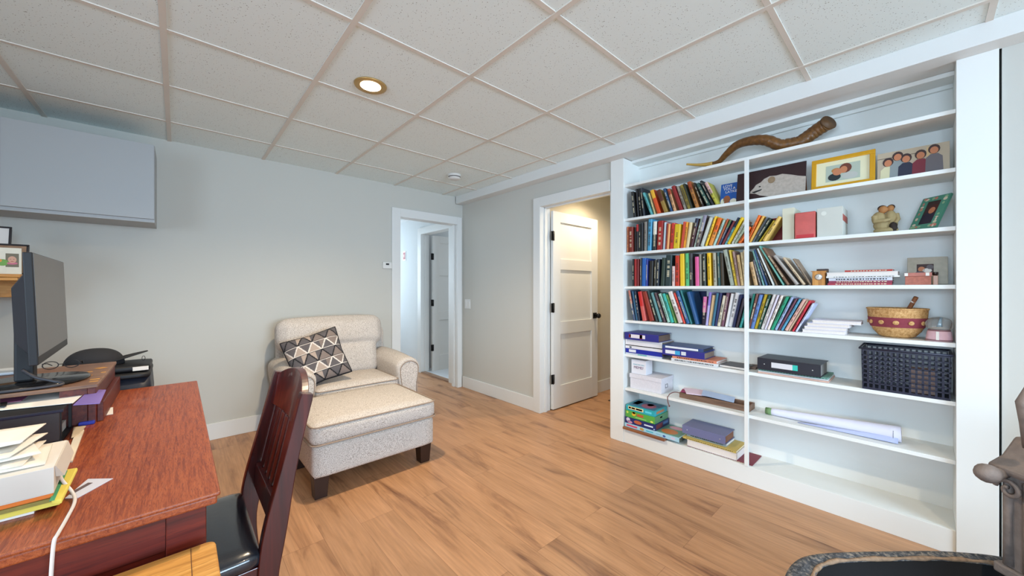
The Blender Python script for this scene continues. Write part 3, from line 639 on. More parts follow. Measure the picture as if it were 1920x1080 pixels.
ob = m.build('animal_horn', [mat('horn_brown', '#6e4820', .4, var=(55, .75), bump=(60, .9)), mat('horn_tip_gold', '#c49a4a', .35)]); tag(ob, 'long twisting brown animal horn with pale tip, lying along the top shelf', 'horn')
m = MB(); v = Vector(P[-1]) - Vector(P[-2]); v.normalize(); m.tube([Vector(P[-1]) - v * .004, Vector(P[-1]) + v * .008], [rr[-1] * 1.05, rr[-1] * 1.1], 18, 0, flat=.8); m.build('rim', mat('horn_rim', '#5a3c1c', .6), ob)
# ---- second shelf, right half
y0, y1 = sh(1492), sh(1466); z0 = SZ['S2'] + .0005
y0 = sh(1484)
t = MB(); t.box((2.72, sh(1489, 2.72), z0), (2.90, sh(1467, 2.72), z0 + .19)); tag(t.build('magazine_file', mat('cream_card', '#d8d4bc', .8), bevel=.001), 'tall cream card file holder beside the golden book', 'file holder')
m = MB(); m.box((2.917, sh(1468, 2.92), z0), (2.926, sh(1436, 2.92), z0 + .17))
b = tag(m.build('book', bookmat('#8c1c14'), bevel=.0005), 'dark red paperback seen face-on behind the leaning golden book', 'book')
m = MB(); m.box((2.705, sh(1529, 2.705), z0), (2.765, sh(1489.5, 2.705) - .001, z0 + .152)); 
red = tag(m.build('gift_box', mat('foil_red', '#c85a52', .3, .2, var=(12, .35)), bevel=.004), 'shiny pinkish red box on the second shelf beside the white carton', 'box')
m = MB(); m.box((2.704, sh(1526, 2.705), z0 + .002), (2.7052, sh(1493, 2.705), z0 + .022)); m.build('bottom_band', mat('deep_red_band', '#c01c24', .4), red)
ya, yb_ = sh(1531, 2.71) - .002, sh(1580, 2.71); hT = atX(1531, 392, 2.71)[1] - z0
ca = empty('carton', (2.8, (ya + yb_) / 2, z0), label='white carton with a red side band on the second shelf', cat='box')
m = MB(); m.box((2.71, yb_, z0), (2.90, ya, z0 + hT)); m.build('body', mat('silver_white_card', '#c9c9be', .5, var=(8, .08)), ca, .001)
m = MB(); m.box((2.712, yb_ - .001, z0 + hT * .52), (2.899, yb_, z0 + hT * .74)); m.build('side_band', mat('brick_band', '#a84838', .6), ca)
m = MB(); disc(m, 0, 0, .012, .012, 0, 0, W=None); m.build('round_logo', mat('logo_pale', '#dcdcd0', .5), ca, local=frameM((2.7095, ya - .03, z0 + hT - .03), (0, -1, 0), (0, 0, 1)))
# hugging figurine
yc = sh(1664, 2.80); s_ = .001
fg = empty('figurine', (2.8, yc, z0), label='small carved figurine of two people hugging, between carton and floral frame', cat='figurine')
def lump(name, ells, mt, tubes=()):
    m = MB()
    for c, r in ells: m.ell((2.80 + c[0], yc + c[1], z0 + c[2]), r, 0, 14, 8)
    for pt, r in tubes: m.tube([(2.80 + p[0], yc + p[1], z0 + p[2]) for p in pt], r, 10)
    o = m.build(name, mt, fg); r = o.modifiers.new('remesh', 'REMESH'); r.mode = 'VOXEL'; r.voxel_size = .0022; r.use_smooth_shade = True; return o
lump('kneeling_pair', [((0, .032, .082), (.028, .03, .038)), ((0, .022, .045), (.034, .034, .03)), ((-.005, -.012, .085), (.024, .022, .036)), ((0, -.018, .048), (.024, .022, .026)), ((-.012, .006, .016), (.026, .05, .0165)), ((0, -.02, .03), (.02, .018, .03))], mat('carved_tan', '#a89468', .8), [(((-.02, .05, .095), (-.034, .045, .065), (-.04, .01, .065), (-.036, -.012, .07)), [.012, .011, .009, .008]), (((-.008, -.034, .10), (-.014, -.04, .07), (-.02, -.03, .05)), [.010, .009, .008])])
lump('heads', [((-.004, .016, .128), (.018, .019, .021)), ((-.004, -.012, .131), (.014, .014, .017))], mat('carved_skin', '#b47c48', .7))
lump('hair', [((.005, .020, .137), (.018, .019, .017)), ((.005, -.014, .139), (.014, .015, .014))], mat('carved_hair', '#38201a', .8))
lump('trousers', [((-.012, -.022, .020), (.022, .018, .0195)), ((-.016, -.022, .038), (.018, .016, .02))], mat('carved_dark', '#30241c', .8))
# floral frame, leaning
W, wd, hh = panel('f', 'S2', 1704, 1755, 2.80, 377, R_(25), None, None, '', '', Xr=2.715)
hh = .180
t = MB(); fw = .032
for lo, hi in (((0, 0), (wd, fw * .8)), ((0, hh - fw * .8), (wd, hh)), ((0, fw * .8), (fw, hh - fw * .8)), ((wd - fw, fw * .8), (wd, hh - fw * .8))): t.box((lo[0], lo[1], -.008), (hi[0], hi[1], .002))
rf = random.Random(5)
for i in range(46):
    a = rf.random(); e = rf.randrange(4)
    cx, cy = ((a * wd, fw * .4), (a * wd, hh - fw * .4), (fw * .5, a * hh), (wd - fw * .5, a * hh))[e]
    cx = min(max(cx, .009), wd - .009); cy = min(max(cy, .009), hh - .009)
    disc(t, cx, cy, rf.uniform(.004, .009), rf.uniform(.004, .008), .002 + i * .00001, 1 + i % 3, 9)
fr = t.build('framed_photo', [mat('teal_print', '#4a8a74', .6), mat('rose_print', '#c87868', .6), mat('leaf_print', '#8cb088', .6), mat('petal_print', '#d8c8b0', .6)], local=W)
tag(fr, 'green floral patterned frame leaning at the right end of the second shelf', 'picture frame')
t = MB(); t.box((fw, fw * .8, -.006), (wd - fw, hh - fw * .8, -.001)); disc(t, wd * .5, hh * .32, .03, .04, -.001, 2); disc(t, wd * .56, hh * .60, .022, .026, -.0006, 3); disc(t, wd * .545, hh * .56, .014, .018, 0, 1)
t.build('photo_print', [mat('dim_print', '#3a2424', .5), MAT['skin_print'], mat('ink_top_print', '#241c30', .5), mat('auburn_print', '#4a1c18', .5)], fr, local=W)
# ---- third shelf, right half
z0 = SZ['S3'] + .0005
ya, yb_ = sh(1523, 2.72), sh(1547, 2.72); zt = atX(1535, 508, 2.72)[1]
ck = empty('shelf_clock', (2.75, (ya + yb_) / 2, z0), label='little wooden clock with a round white face on the third shelf', cat='clock')
m = MB(); m.box((2.72, yb_, z0), (2.76, ya, zt - .003)); m.box((2.715, yb_ - .004, zt - .003), (2.765, ya + .006, zt)); m.build('case', wood('clock_wood', '#a86c28', '#c8883a', '#dca050', 'z', 2, .5), ck, .0006)
m = MB(); m.lathe([(.0175, 0), (.0175, .002), (.015, .003)], 28); Wc = Matrix.Translation((2.72, (ya + yb_) / 2, zt - .035)) @ Matrix.Rotation(R_(-90), 4, 'Y')
m.build('bezel', mat('clock_bezel', '#8c8478', .4, .6), ck, local=Wc)
m = MB(); m.lathe([(.0145, .003), (.0145, .0034)], 24); m.build('dial', M_paper, ck, local=Wc)
m = MB(); m.box((-.0005, -.0006, .0036), (.010, .0006, .0042)); m.box((-.0006, -.0005, .0036), (.0006, .007, .0042)); m.build('hands', M_black, ck, local=Wc)
m = MB(); m.box((2.77, yb_ - .006, z0), (2.80, ya - .012, z0 + .095)); tag(m.build('trinket_box', mat('dark_walnut_box', '#3c2418', .5), bevel=.002), 'small dark box standing behind the little wooden clock', 'box')
def flat_stack(specs, mk=True):
    """flat-lying books: (y left, y right, z0, thickness, depth, x front, colour, page-facing, label, group)"""
    out = []
    for (yl, yr, z, th, dep, xf, c, pg, lab, grp, rz) in specs:
        W = Matrix.Translation((xf, (yl + yr) / 2, z)) @ Matrix.Rotation(rz, 4, 'Z'); hw = abs(yl - yr) / 2
        m = MB(); m.box((0, -hw, 0), (dep, hw, .002)); m.box((0, -hw, th - .002), (dep, hw, th))
        if not pg: m.box((0, -hw, .002), (.002, hw, th - .002))
        else: m.box((dep - .002, -hw, .002), (dep, hw, th - .002))
        if not pg:
            r = random.Random(sum(map(ord, c)) + int(z * 1000)); y_ = -hw + .02
            while y_ < hw - .03:
                l = r.uniform(.004, .01); m.box((-.0004, y_, th * .3), (.0004, y_ + l, th * .68), 1); y_ += l + r.uniform(.002, .006)
        b = m.build('book', [bookmat(c), M_title_d if lum(c) > .16 else M_title_l], local=W, bevel=0); tag(b, lab, 'book', grp)
        p = MB(); e = .0025; p.box((e, -hw + .002, .0022), (dep - e, hw - .002, th - .0022)); p.build('pages', mat('pages_white', '#e4dcd4', .9, var=(150, .08)), b, local=W); out.append(b)
    return out
G = 'books piled flat on the third shelf'
yl = sh(1551); yr = sh(1678)
flat_stack([
 (sh(1551), sh(1672), z0, .012, .15, 2.715, '#a83040', False, 'crimson book at the bottom of the third-shelf pile', G, 0),
 (sh(1553), sh(1673), z0 + .0125, .011, .15, 2.712, '#8c2c48', False, 'maroon book second from the bottom of the third-shelf pile', G, 0),
 (sh(1553), sh(1673), z0 + .024, .016, .15, 2.714, '#d0d4dc', False, 'pale grey book in the middle of the third-shelf pile', G, 0),
 (sh(1549), sh(1687), z0 + .0405, .008, .16, 2.705, '#e4e2dc', False, 'thin wide white book in the third-shelf pile', G, .02),
 (sh(1549), sh(1684), z0 + .049, .022, .155, 2.71, '#dcd8d4', True, 'thick white book below the red one on the third-shelf pile', G, 0),
 (sh(1583), sh(1673), z0 + .0715, .009, .13, 2.715, '#b03020', False, 'thin red book lying on top of the third-shelf pile', G, -.03)])
# cloth photo frame and coral box
W, wd, hh = panel('f', 'S3', 1701, 1778, 2.80, 484, R_(14), None, None, '', '')
t = MB(); t.box((0, 0, -.008), (wd, hh, 0)); fr = t.build('framed_photo', mat('marbled_glass_frame', '#aea898', .35, var=(35, .28)), local=W, bevel=.002); tag(fr, 'marbled beige photo frame leaning at the right end of third shelf', 'picture frame')
t = MB(); a0, b0 = wd * .24, hh * .33; t.box((a0, b0, 0), (wd * .66, hh * .74, .0008)); disc(t, wd * .36, hh * .55, .012, .014, .0008, 1); disc(t, wd * .5, hh * .5, .016, .012, .0008, 2); disc(t, wd * .57, hh * .63, .012, .012, .0008, 3); disc(t, wd * .33, hh * .4, .018, .012, .0008, 3)
t.build('photo_print', [MAT['dim_print'], MAT['skin_print'], M_paper, mat('grey_print', '#605a60', .5)], fr, local=W)
ya, yb_ = sh(1697, 2.72), sh(1746, 2.72)
cb = empty('keepsake_box', (2.75, (ya + yb_) / 2, z0), label='small coral patterned box in front of the marbled photo frame', cat='box')
m = MB(); m.box((2.72, yb_, z0), (2.78, ya, z0 + .042)); m.build('body', mat('coral_pattern', '#b06a58', .7, var=(70, .4)), cb, .001)
m = MB(); m.box((2.716, yb_ - .003, z0 + .0425), (2.784, ya + .003, z0 + .06)); m.build('lid', mat('coral_lid', '#b87466', .7, var=(50, .3)), cb, .001)
for yy in (yb_ + .006, ya - .010):
    m = MB(); m.box((2.7145, yy, z0 + .044), (2.7158, yy + .012, z0 + .059)); m.build('white_corner', M_paper, cb)
m = MB(); m.box((2.73, yb_ - .022, z0), (2.76, yb_ - .006, z0 + .045)); m.lathe([(.006, .045), (.010, .05), (.010, .062)], 14, 1, Matrix.Translation((2.745, yb_ - .014, z0))); tag(m.build('small_bottle', [mat('amber', '#a8682c', .3), mat('dark_cap', '#2c1c18', .4)], bevel=.001), 'tiny amber bottle with a dark cap beside the coral box', 'bottle')
# ---- fourth shelf, right half
z0 = SZ['S4'] + .0005; G = 'pale books piled flat beside the leaning row'
flat_stack([
 (sh(1503), sh(1584), z0, .019, .17, 2.715, '#e6dfe6', True, 'bottom white book of the pile beside the basket', G, .0),
 (sh(1507), sh(1586), z0 + .0195, .019, .17, 2.712, '#dcd8e4', True, 'second white book up in the pile beside the basket', G, .02),
 (sh(1512), sh(1592), z0 + .039, .018, .175, 2.712, '#e4e0ea', True, 'third white book up in the pile beside the basket', G, -.02),
 (sh(1522), sh(1614), z0 + .0575, .018, .18, 2.712, '#e8e4ea', True, 'topmost wide white book of the pile beside the basket', G, .03)])
yc = sh(1681, 2.80); zt = atX(1681, 576, 2.72)[1]; hb = .150
bs = empty('woven_basket', (2.815, yc, z0), label='round woven straw basket with a maroon patterned band on the fourth shelf', cat='basket')
prof = [(.058, 0), (.075, .006), (.100, .035), (.116, .07), (.124, .11), (.128, hb)]
def wav(m, seg=48):
    vs = []; rings = []
    N = 40
    for i in range(N + 1):
        q = i / N * hb; 
        for k in range(len(prof) - 1):
            if prof[k][1] <= q <= prof[k + 1][1]:
                f = (q - prof[k][1]) / (prof[k + 1][1] - prof[k][1]); r = prof[k][0] + f * (prof[k + 1][0] - prof[k][0]); break
        rings.append((r, q))
    fs = []
    for i, (r, q) in enumerate(rings):
        for k in range(seg * 2):
            a = math.pi * k / seg; d = .0016 * (1 if (k + i // 2) % 2 else -1)
            vs.append((2.815 + .78 * (r + d) * math.cos(a), yc + .88 * (r + d) * math.sin(a), z0 + q))
    S = seg * 2
    for i in range(len(rings) - 1):
        for k in range(S): fs.append((i * S + k, i * S + (k + 1) % S, (i + 1) * S + (k + 1) % S, (i + 1) * S + k))
    fs.append(tuple(range(S))[::-1]); m._add(vs, fs, 0, True, None)
m = MB(); wav(m); o = m.build('bowl', M_straw, bs, recalc=True); so = o.modifiers.new('s', 'SOLIDIFY'); so.thickness = .003; so.offset = -1
m = MB(); m.tube([(2.815 + .78 * .129 * math.cos(a * .1309), yc + .88 * .129 * math.sin(a * .1309), z0 + hb) for a in range(48)], .004, 8, closed=True); m.build('rim', M_straw, bs)
m = MB(); vs = []; S = 72
for zz, r in ((.055, .1135), (.072, .1190), (.09, .1230), (.105, .1258)):
    for k in range(S): a = 2 * math.pi * k / S; vs.append((2.815 + .78 * (r + .001) * math.cos(a), yc + .88 * (r + .001) * math.sin(a), z0 + zz))
m._add(vs, [(i * S + k, i * S + (k + 1) % S, (i + 1) * S + (k + 1) % S, (i + 1) * S + k) for i in range(3) for k in range(S)], 0, True, None)
m.build('maroon_band', M_maroon, bs)
m = MB()
for k in range(12):
    a = 2 * math.pi * k / 12; r = .1225; c = Vector((2.815 + .78 * r * math.cos(a), yc + .88 * r * math.sin(a), z0 + .08)); tn = Vector((-.78 * math.sin(a), .88 * math.cos(a), 0)).normalized(); n_ = tn.cross(Vector((0, 0, 1)))
    F = frameM(c - n_ * .001 if n_.dot(c - Vector((2.815, yc, c.z))) < 0 else c + n_ * .001, tn, (0, 0, 1))
    m.ell((0, 0, 0), (.012, .011, .004), 0, 14, 8, M=F)
m.build('straw_medallions', M_straw, bs)
m = MB(); ys_, zs_ = atX(1706, 575, 2.81); ye_, ze_ = atX(1718, 557, 2.78); m.tube([(2.83, yc - .01, z0 + .06), (2.80, ys_, zs_ - .004), (2.78, ye_, ze_)], [.008, .009, .009], 10); st_ = m.build('carved_stick', wood('stick_wood', '#6a3c20', '#8a5430', '#a46c40', 'z', 3, .6)); tag(st_, 'short carved wooden stick poking out of the woven basket', 'stick')
m = MB(); m.tube([(2.7905, ys_ + (ye_ - ys_) * .45, zs_ + (ze_ - zs_) * .45), (2.789, ys_ + (ye_ - ys_) * .58, zs_ + (ze_ - zs_) * .58)], .0098, 10); m.build('white_wrap', M_paper, st_)
# snow globe
yc = sh(1761, 2.745)
sg = empty('snow_globe', (2.76, yc, z0), label='snow globe with a pink base at the right end of fourth shelf', cat='snow globe')
m = MB(); Wb = Matrix.Translation((2.757, yc, z0)); m.lathe([(.044, 0), (.045, .006), (.040, .045), (.036, .05)], 36, 0, Wb); m.build('base', mat('pink_ceramic', '#d8b0b8', .5, var=(60, .12)), sg)
m = MB(); m.lathe([(.0455, .003), (.0460, .006), (.0455, .009)], 36, 0, Wb); m.lathe([(.037, .049), (.038, .052), (.037, .055)], 36, 0, Wb); m.build('trim_rings', mat('dusty_rose_trim', '#8c6468', .5), sg)
m = MB(); m.box((2.7105, yc + .001, z0 + .008), (2.7175, yc + .011, z0 + .048)); m.build('ribbon', M_paper, sg)
gm = mat('clear_glass', (.93, .97, .98), .04, trans=.9, spec=.5)
m = MB(); m.ell((2.757, yc, z0 + .082), (.042, .046, .036), 0, 32, 20); m.build('glass_dome', gm, sg)
m = MB(); m.ell((2.757, yc, z0 + .064), (.026, .027, .010), 0, 18, 8); m.tube([(2.757, yc, z0 + .066), (2.757, yc - .004, z0 + .098)], [.009, .003], 10, 1); m.ell((2.757, yc - .005, z0 + .102), (.005, .005, .006), 1, 10, 6); m.build('winter_figure', [M_paper, mat('pale_blue_fig', '#8cb4cc', .5)], sg)
# ---- navy book faced out with red leaves (lowest book row)
z0 = SZ['S4'] + .0005
yl, yr = sh(1299, 2.79), sh(1318, 2.79)
m = MB(); m.box((2.917, sh(1324, 2.917), z0), (2.929, sh(1274, 2.917), z0 + .236))
b = tag(m.build('book', mat('navy_cover', '#1a2450', .4)), 'dark navy cover with red leaves facing outward behind the lowest book row', 'book')
m = MB()
for (u, v, r) in ((1311, .055, .012), (1313, .075, .009), (1309, .04, .010), (1314, .045, .008)):
    yy = sh(u, 2.917); m.prism([(yy + r * math.cos(q * 1.2566) * (1 if q % 2 else .6), z0 + v + r * math.sin(q * 1.2566)) for q in range(5)], 2.9162, 2.9168, 0, ax='x')
m.build('printed_leaves', mat('leaf_red', '#a02040', .6), b)
# ---- fifth shelf: binders
z0 = SZ['S5'] + .0005
def binder(name, yl, yr, z, th, dep, xf, c, lab, rz=0, lbl=None, pg='#8a7a70', grp=None, cat='binder', rings=False):
    W = Matrix.Translation((xf, (yl + yr) / 2, z)) @ Matrix.Rotation(rz, 4, 'Z'); hw = abs(yl - yr) / 2
    m = MB(); m.box((0, -hw, 0), (dep, hw, .003)); m.box((0, -hw, th - .003), (dep, hw, th)); m.box((0, -hw, .003), (.003, hw, th - .003))
    b = m.build(name, mat('vinyl_' + c.strip('#'), c, .4), local=W, bevel=.0008); tag(b, lab, cat, grp)
    p = MB(); p.box((.012, -hw + .006, .0035), (dep - .01, hw - .006, th - .008)); p.build('papers', mat('papers_' + pg.strip('#'), pg, .9, var=(120, .15)), b, local=W)
    for (u0, u1, v0, v1, cc) in (lbl or []):
        p = MB(); p.box((-.0008, hw - u1 * 2 * hw, v0 * th), (0, hw - u0 * 2 * hw, v1 * th)); p.build('spine_label', mat('label_' + cc.strip('#'), cc, .6), b, local=W)
    if rings:
        for u in (.12, .88):
            p = MB(); p.lathe([(.0035, 0), (.0035, .001), (.001, .0015)], 12, 0, Matrix.Translation((-.0003, hw - u * 2 * hw, th * .5)) @ Matrix.Rotation(R_(-90), 4, 'Y')); p.build('rivet', mat('steel', '#c8c8c8', .3, .8), b, local=W)
    return b
ya, yb_ = 1.612, sh(1240, 2.69)
binder('binder', ya, yb_, z0, .013, .22, 2.70, '#c8d0dc', 'thin white folder at the bottom left of the binder pile', lbl=[(.35, .6, .2, .8, '#58a8a8')])
binder('binder', ya, yb_, z0 + .0135, .035, .22, 2.70, '#1a2c98', 'bright blue binder with a small white label low in the left pile', lbl=[(.1, .3, .2, .8, '#d8dce4')])
binder('binder', ya, yb_ - .005, z0 + .049, .022, .21, 2.696, '#dcdce0', 'slim white binder above the bright blue one', lbl=[(.12, .18, .25, .75, '#284858')])
binder('binder', ya, yb_ + .006, z0 + .0715, .006, .21, 2.703, '#16161a', 'thin black folder in the middle of the left binder pile')
binder('binder', ya, yb_ - .002, z0 + .078, .045, .22, 2.697, '#e0e0e2', 'thick white binder under the navy one')
binder('binder', 1.585 + .02, yb_ + .012, z0 + .1235, .056, .21, 2.672, '#2a2c7c', 'navy binder with a red and white label on top of the left pile', lbl=[(.16, .62, .28, .78, '#dcd4d8'), (.14, .2, .3, .76, '#b02838'), (.46, .54, .24, .8, '#b02838')], pg='#6a5448')
xa, xb2 = sh(1258, 2.69), sh(1343, 2.69)
G = 'two books under the labelled navy binder'
flat_stack([(sh(1258, 2.68), sh(1343, 2.68), z0, .022, .2, 2.685, '#d4dadc', False, 'grey-white book under the peach one, below the navy binders', G, 0),
            (sh(1260, 2.68), sh(1343, 2.68), z0 + .0225, .017, .2, 2.685, '#d88868', False, 'peach book directly under the labelled navy binder', G, 0)])
binder('binder', yb_ - .012, sh(1322, 2.69), z0 + .040, .048, .20, 2.68, '#2c2c80', 'navy binder with white and cyan label beside the left pile', lbl=[(.08, .32, .25, .78, '#dcdce0'), (.32, .44, .2, .8, '#38a0cc'), (.47, .58, .25, .78, '#d0d4d8')], pg='#857468')
binder('binder', yb_ - .012, sh(1320, 2.69), z0 + .0885, .024, .20, 2.68, '#2c4478', 'slate blue binder with one long white label, highest of the second pile', lbl=[(.08, .88, .22, .78, '#dce0e4')], pg='#3c3a40')
m = flat_stack([(sh(1346, 2.70), sh(1396, 2.70), z0, .016, .17, 2.72, '#58585c', True, 'thin grey hardcover lying flat just left of the shelf divider', None, R_(-4))])
y_a, y_b = sh(1386, 2.82), sh(1417, 2.82)
m = MB(); m.box((2.80, sh(1417, 2.80), z0), (2.92, sh(1400, 2.80), z0 + .013)); tag(m.build('notebook', mat('brown_notebook', '#6a5448', .6), bevel=.001), 'small brown notebook lying right behind the shelf divider', 'notebook')
# black binder on floral papers
ya, yb_ = sh(1421, 2.70), sh(1552, 2.70)
for i, (c, lab) in enumerate((('#d8b0a0', 'peach folder at the bottom of the paper pile under the black binder'), ('#d0d4d4', 'grey-white folder in the paper pile under the black binder'), ('#7aa898', 'teal leaf-patterned folder directly under the black binder'))):
    m = MB(); zz = z0 + .0085 * i + .0003; m.box((2.705 + .004 * i, yb_ - .004 + .003 * i, zz), (2.925, ya + .002 - i * .001, zz + .008), 0)
    if i == 2:
        rl = random.Random(4)
        for k in range(24):
            yy = ya - (ya - yb_) * (k + .5) / 24; m.box((2.7124, yy - .004, zz + .001), (2.7132, yy + .006, zz + .0045), 1)
    tag(m.build('folder', [mat('folder_' + c.strip('#'), c, .8, var=(40, .1)), mat('leaf_green', '#1c6458', .7)], bevel=.002), lab, 'folder')
b = binder('binder', ya + .002, sh(1540, 2.70), z0 + .0265, .072, .20, 2.69, '#22242e', 'thick black binder with a label on the fifth shelf', rz=R_(-2), lbl=[(.24, .58, .28, .72, '#d8d8dc'), (.58, .66, .28, .72, '#30c0b0')], pg='#8a8884', rings=True)
# black plastic basket
def grate(m, O, ex, ez, wd, hh, nc, nr, t, tn, top=.012, bot=.012):
    ex = Vector(ex).normalized(); ez = Vector(ez).normalized(); F = frameM(O, ex, ez)
    m.box((0, 0, -t / 2), (wd, bot, t / 2), 0, F); m.box((0, hh - top, -t / 2), (wd, hh, t / 2), 0, F)
    for i in range(nc + 1):
        x = wd * i / nc; b_ = tn * .5; m.box((max(0, x - b_), bot, -t / 2), (min(wd, x + b_), hh - top, t / 2), 0, F)
    for j in range(1, nr):
        zz = bot + (hh - top - bot) * j / nr; m.box((0, zz - tn * .45, -t / 2), (wd, zz + tn * .45, t / 2), 0, F)
ya, yb_ = .222, -.098
bb = empty('plastic_basket', (2.8, (ya + yb_) / 2, z0), label='black plastic basket with square holes on the fifth shelf', cat='basket')
M_bask = mat('black_basket_plastic', '#1e2034', .4)
ht = .215
m = MB(); grate(m, (2.696, ya - .012, z0), (0, -1, 0), (-.04, 0, 1), (ya - yb_) - .02, ht, 14, 8, .003, .008); m.build('front_wall', M_bask, bb)
m = MB(); grate(m, (2.915, ya - .012, z0), (0, -1, 0), (.02, 0, 1), (ya - yb_) - .02, ht, 14, 8, .003, .008); m.build('back_wall', M_bask, bb)
for yy, s in ((ya - .012, 1), (yb_ + .008, -1)):
    m = MB(); grate(m, (2.697, yy, z0), (1, 0, 0), (0, s * .02, 1), .217, ht, 9, 8, .003, .008); m.build('side_wall', M_bask, bb)
m = MB(); m.box((2.697, yb_ + .01, z0), (2.914, ya - .013, z0 + .003)); m.build('bottom', M_bask, bb)
m = MB(); m.tube([(2.685, ya, z0 + ht), (2.685, yb_, z0 + ht), (2.92, yb_, z0 + ht), (2.92, ya, z0 + ht)], .005, 8, closed=True); m.build('rim', M_bask, bb)
m = MB(); m.box((2.75, -.05, z0 + .004), (2.86, .04, z0 + .12)); tag(m.build('storage_tin', mat('tin_rose', '#a08478', .5), bevel=.004), 'rose grey tin seen through the holes of the black basket', 'tin')
# ---- sixth shelf
z0 = SZ['S6'] + .0005
ya, yb_ = 1.585, sh(1241, 2.735)
wb = empty('storage_box', (2.8, (ya + yb_) / 2, z0), label='white patterned storage box with a metal label holder on the sixth shelf', cat='box')
M_pat = mat('white_scroll_paper', '#d6d4da', .7, var=(90, .12))
m = MB(); m.box((2.725, yb_, z0), (2.92, ya, z0 + .085)); m.build('body', M_pat, wb, .001)
m = MB(); m.box((2.721, yb_ - .004, z0 + .0855), (2.924, ya + .004, z0 + .118)); m.build('lid', M_pat, wb, .001)
m = MB()
for a in ((0, 0, .04, .004), (0, .026, .04, .03), (0, 0, .004, .03), (.036, 0, .04, .03)): m.box((2.79 + a[0], yb_ - .002, z0 + .035 + a[1]), (2.79 + a[2], yb_, z0 + .035 + a[3]))
m.build('label_holder', mat('pewter', '#8c8c94', .4, .6), wb)
ya2, yb2 = sh(1184, 2.735), sh(1211, 2.735); zc = z0 + .119
mm = empty('card_game_box', (2.78, (ya2 + yb2) / 2, zc), label='small white party card game box on top of the patterned storage box', cat='box')
m = MB(); m.box((2.735, yb2, zc), (2.84, ya2, zc + .112)); m.build('body', mat('glossy_white_card', '#dfe0e6', .35), mm, .001)
yy = (ya2 + yb2) / 2
text('WHAT DO YOU', .013, frameM((2.7343, yy, zc + .074), (0, -1, 0), (0, 0, 1)), mat('teal_ink', '#2a9ab0', .6), mm)
text('MEME?', .029, frameM((2.7343, yy, zc + .050), (0, -1, 0), (0, 0, 1)), mat('purple_ink', '#5c2458', .6), mm)
# wooden tray with papers
ya, yb_ = sh(1277, 2.79), sh(1408, 2.79)
tr = empty('wooden_tray', (2.86, (ya + yb_) / 2, z0), label='shallow brown wooden tray of odds and ends on the sixth shelf', cat='tray')
M_tray = wood('tray_wood', '#5c4434', '#7a5c48', '#8c6c54', 'y', 1.5, .6)
TL = (2.83, sh(1276, 2.80)); 
x0_, y0_ = atZ(1277, 742, z0); x1_, y1_ = atZ(1398, 773, z0)
x0_ = 2.75; y0_ = 1.20; L2 = .45; D2 = .125
m = MB(); m.box((x0_, y0_ - L2, z0), (x0_ + D2, y0_, z0 + .006)); m.build('tray_base', M_tray, tr)
for lo, hi in (((x0_, y0_ - L2), (x0_ + .008, y0_)), ((x0_ + D2 - .008, y0_ - L2), (x0_ + D2, y0_)), ((x0_ + .008, y0_ - .008), (x0_ + D2 - .008, y0_)), ((x0_ + .008, y0_ - L2), (x0_ + D2 - .008, y0_ - L2 + .008))):
    m = MB(); m.box((lo[0], lo[1], z0 + .0062), (hi[0], hi[1], z0 + .038)); m.build('tray_side', M_tray, tr, .001)
m = MB(); m.box((-.055, -.075, 0), (.055, .075, .007), 0); b = m.build('notepad', [mat('pale_pink_pad', '#dcc4d0', .8)], local=Matrix.Translation((x0_ + .05, y0_ - .10, z0 + .047)) @ Euler((R_(4), R_(-6), R_(32))).to_matrix().to_4x4(), bevel=.001); tag(b, 'pale pink notepad lying askew on the wooden tray', 'notepad')
m = MB(); m.box((-.04, -.06, 0), (.04, .06, .006), 0); b = m.build('envelope', [mat('magenta_card', '#a83868', .6)], local=Matrix.Translation((x0_ + .062, y0_ - .055, z0 + .0392)) @ Euler((0, 0, R_(15))).to_matrix().to_4x4()); tag(b, 'magenta card under the pale pink notepad', 'card')
m = MB(); m.box((-.04, -.1, 0), (.04, .1, .005), 0); b = m.build('envelope', [mat('pale_blue_card', '#a8b8d0', .7)], local=Matrix.Translation((x0_ + .07, y0_ - .24, z0 + .045)) @ Euler((R_(6), R_(-12), R_(12))).to_matrix().to_4x4(), bevel=.001); tag(b, 'pale blue envelope leaning across the middle of the tray', 'envelope')
for i, (c, nm, yy, xx, a) in enumerate((('#b83840', 'red', .27, .03, 4), ('#e8e8ec', 'white', .34, .05, -3), ('#a02c50', 'raspberry', .36, .03, 6), ('#4858a0', 'blue', .21, .03, 10))):
    m = MB(); m.tube([(0, -.065, 0), (0, .055, 0), (0, .068, 0)], [.005, .005, .0015], 8); b = m.build('pen', mat('pen_' + nm, c, .4), local=Matrix.Translation((x0_ + xx, y0_ - yy, z0 + .0445 - .0)) @ Euler((0, 0, R_(a))).to_matrix().to_4x4() if False else Matrix.Translation((x0_ + xx, y0_ - yy, z0 + .0118)) @ Euler((0, 0, R_(a))).to_matrix().to_4x4()); tag(b, nm + ' marker pen lying inside the wooden tray', 'pen', 'marker pens in the tray')
pts_ = [(x0_ + .01, y0_ + .001, z0 + .03), (x0_ - .01, y0_ + .03, z0 + .034), (x0_ - .03, y0_ + .055, z0 + .02), (2.702, y0_ + .06, z0 + .006), (2.688, y0_ + .059, z0 + .002), (2.685, y0_ + .058, z0 - .015), (2.685, y0_ + .052, z0 - .045), (2.684, y0_ + .045, z0 - .055)]
m = MB(); m.tube(cat_(pts_, 6), .003, 8); m.ell((2.684, y0_ + .045, z0 - .060), (.005, .006, .008), 0, 10, 6); tag(m.build('cord', mat('brown_cord', '#70443c', .7)), 'thin brown cord hanging from the tray over the shelf edge', 'cord')
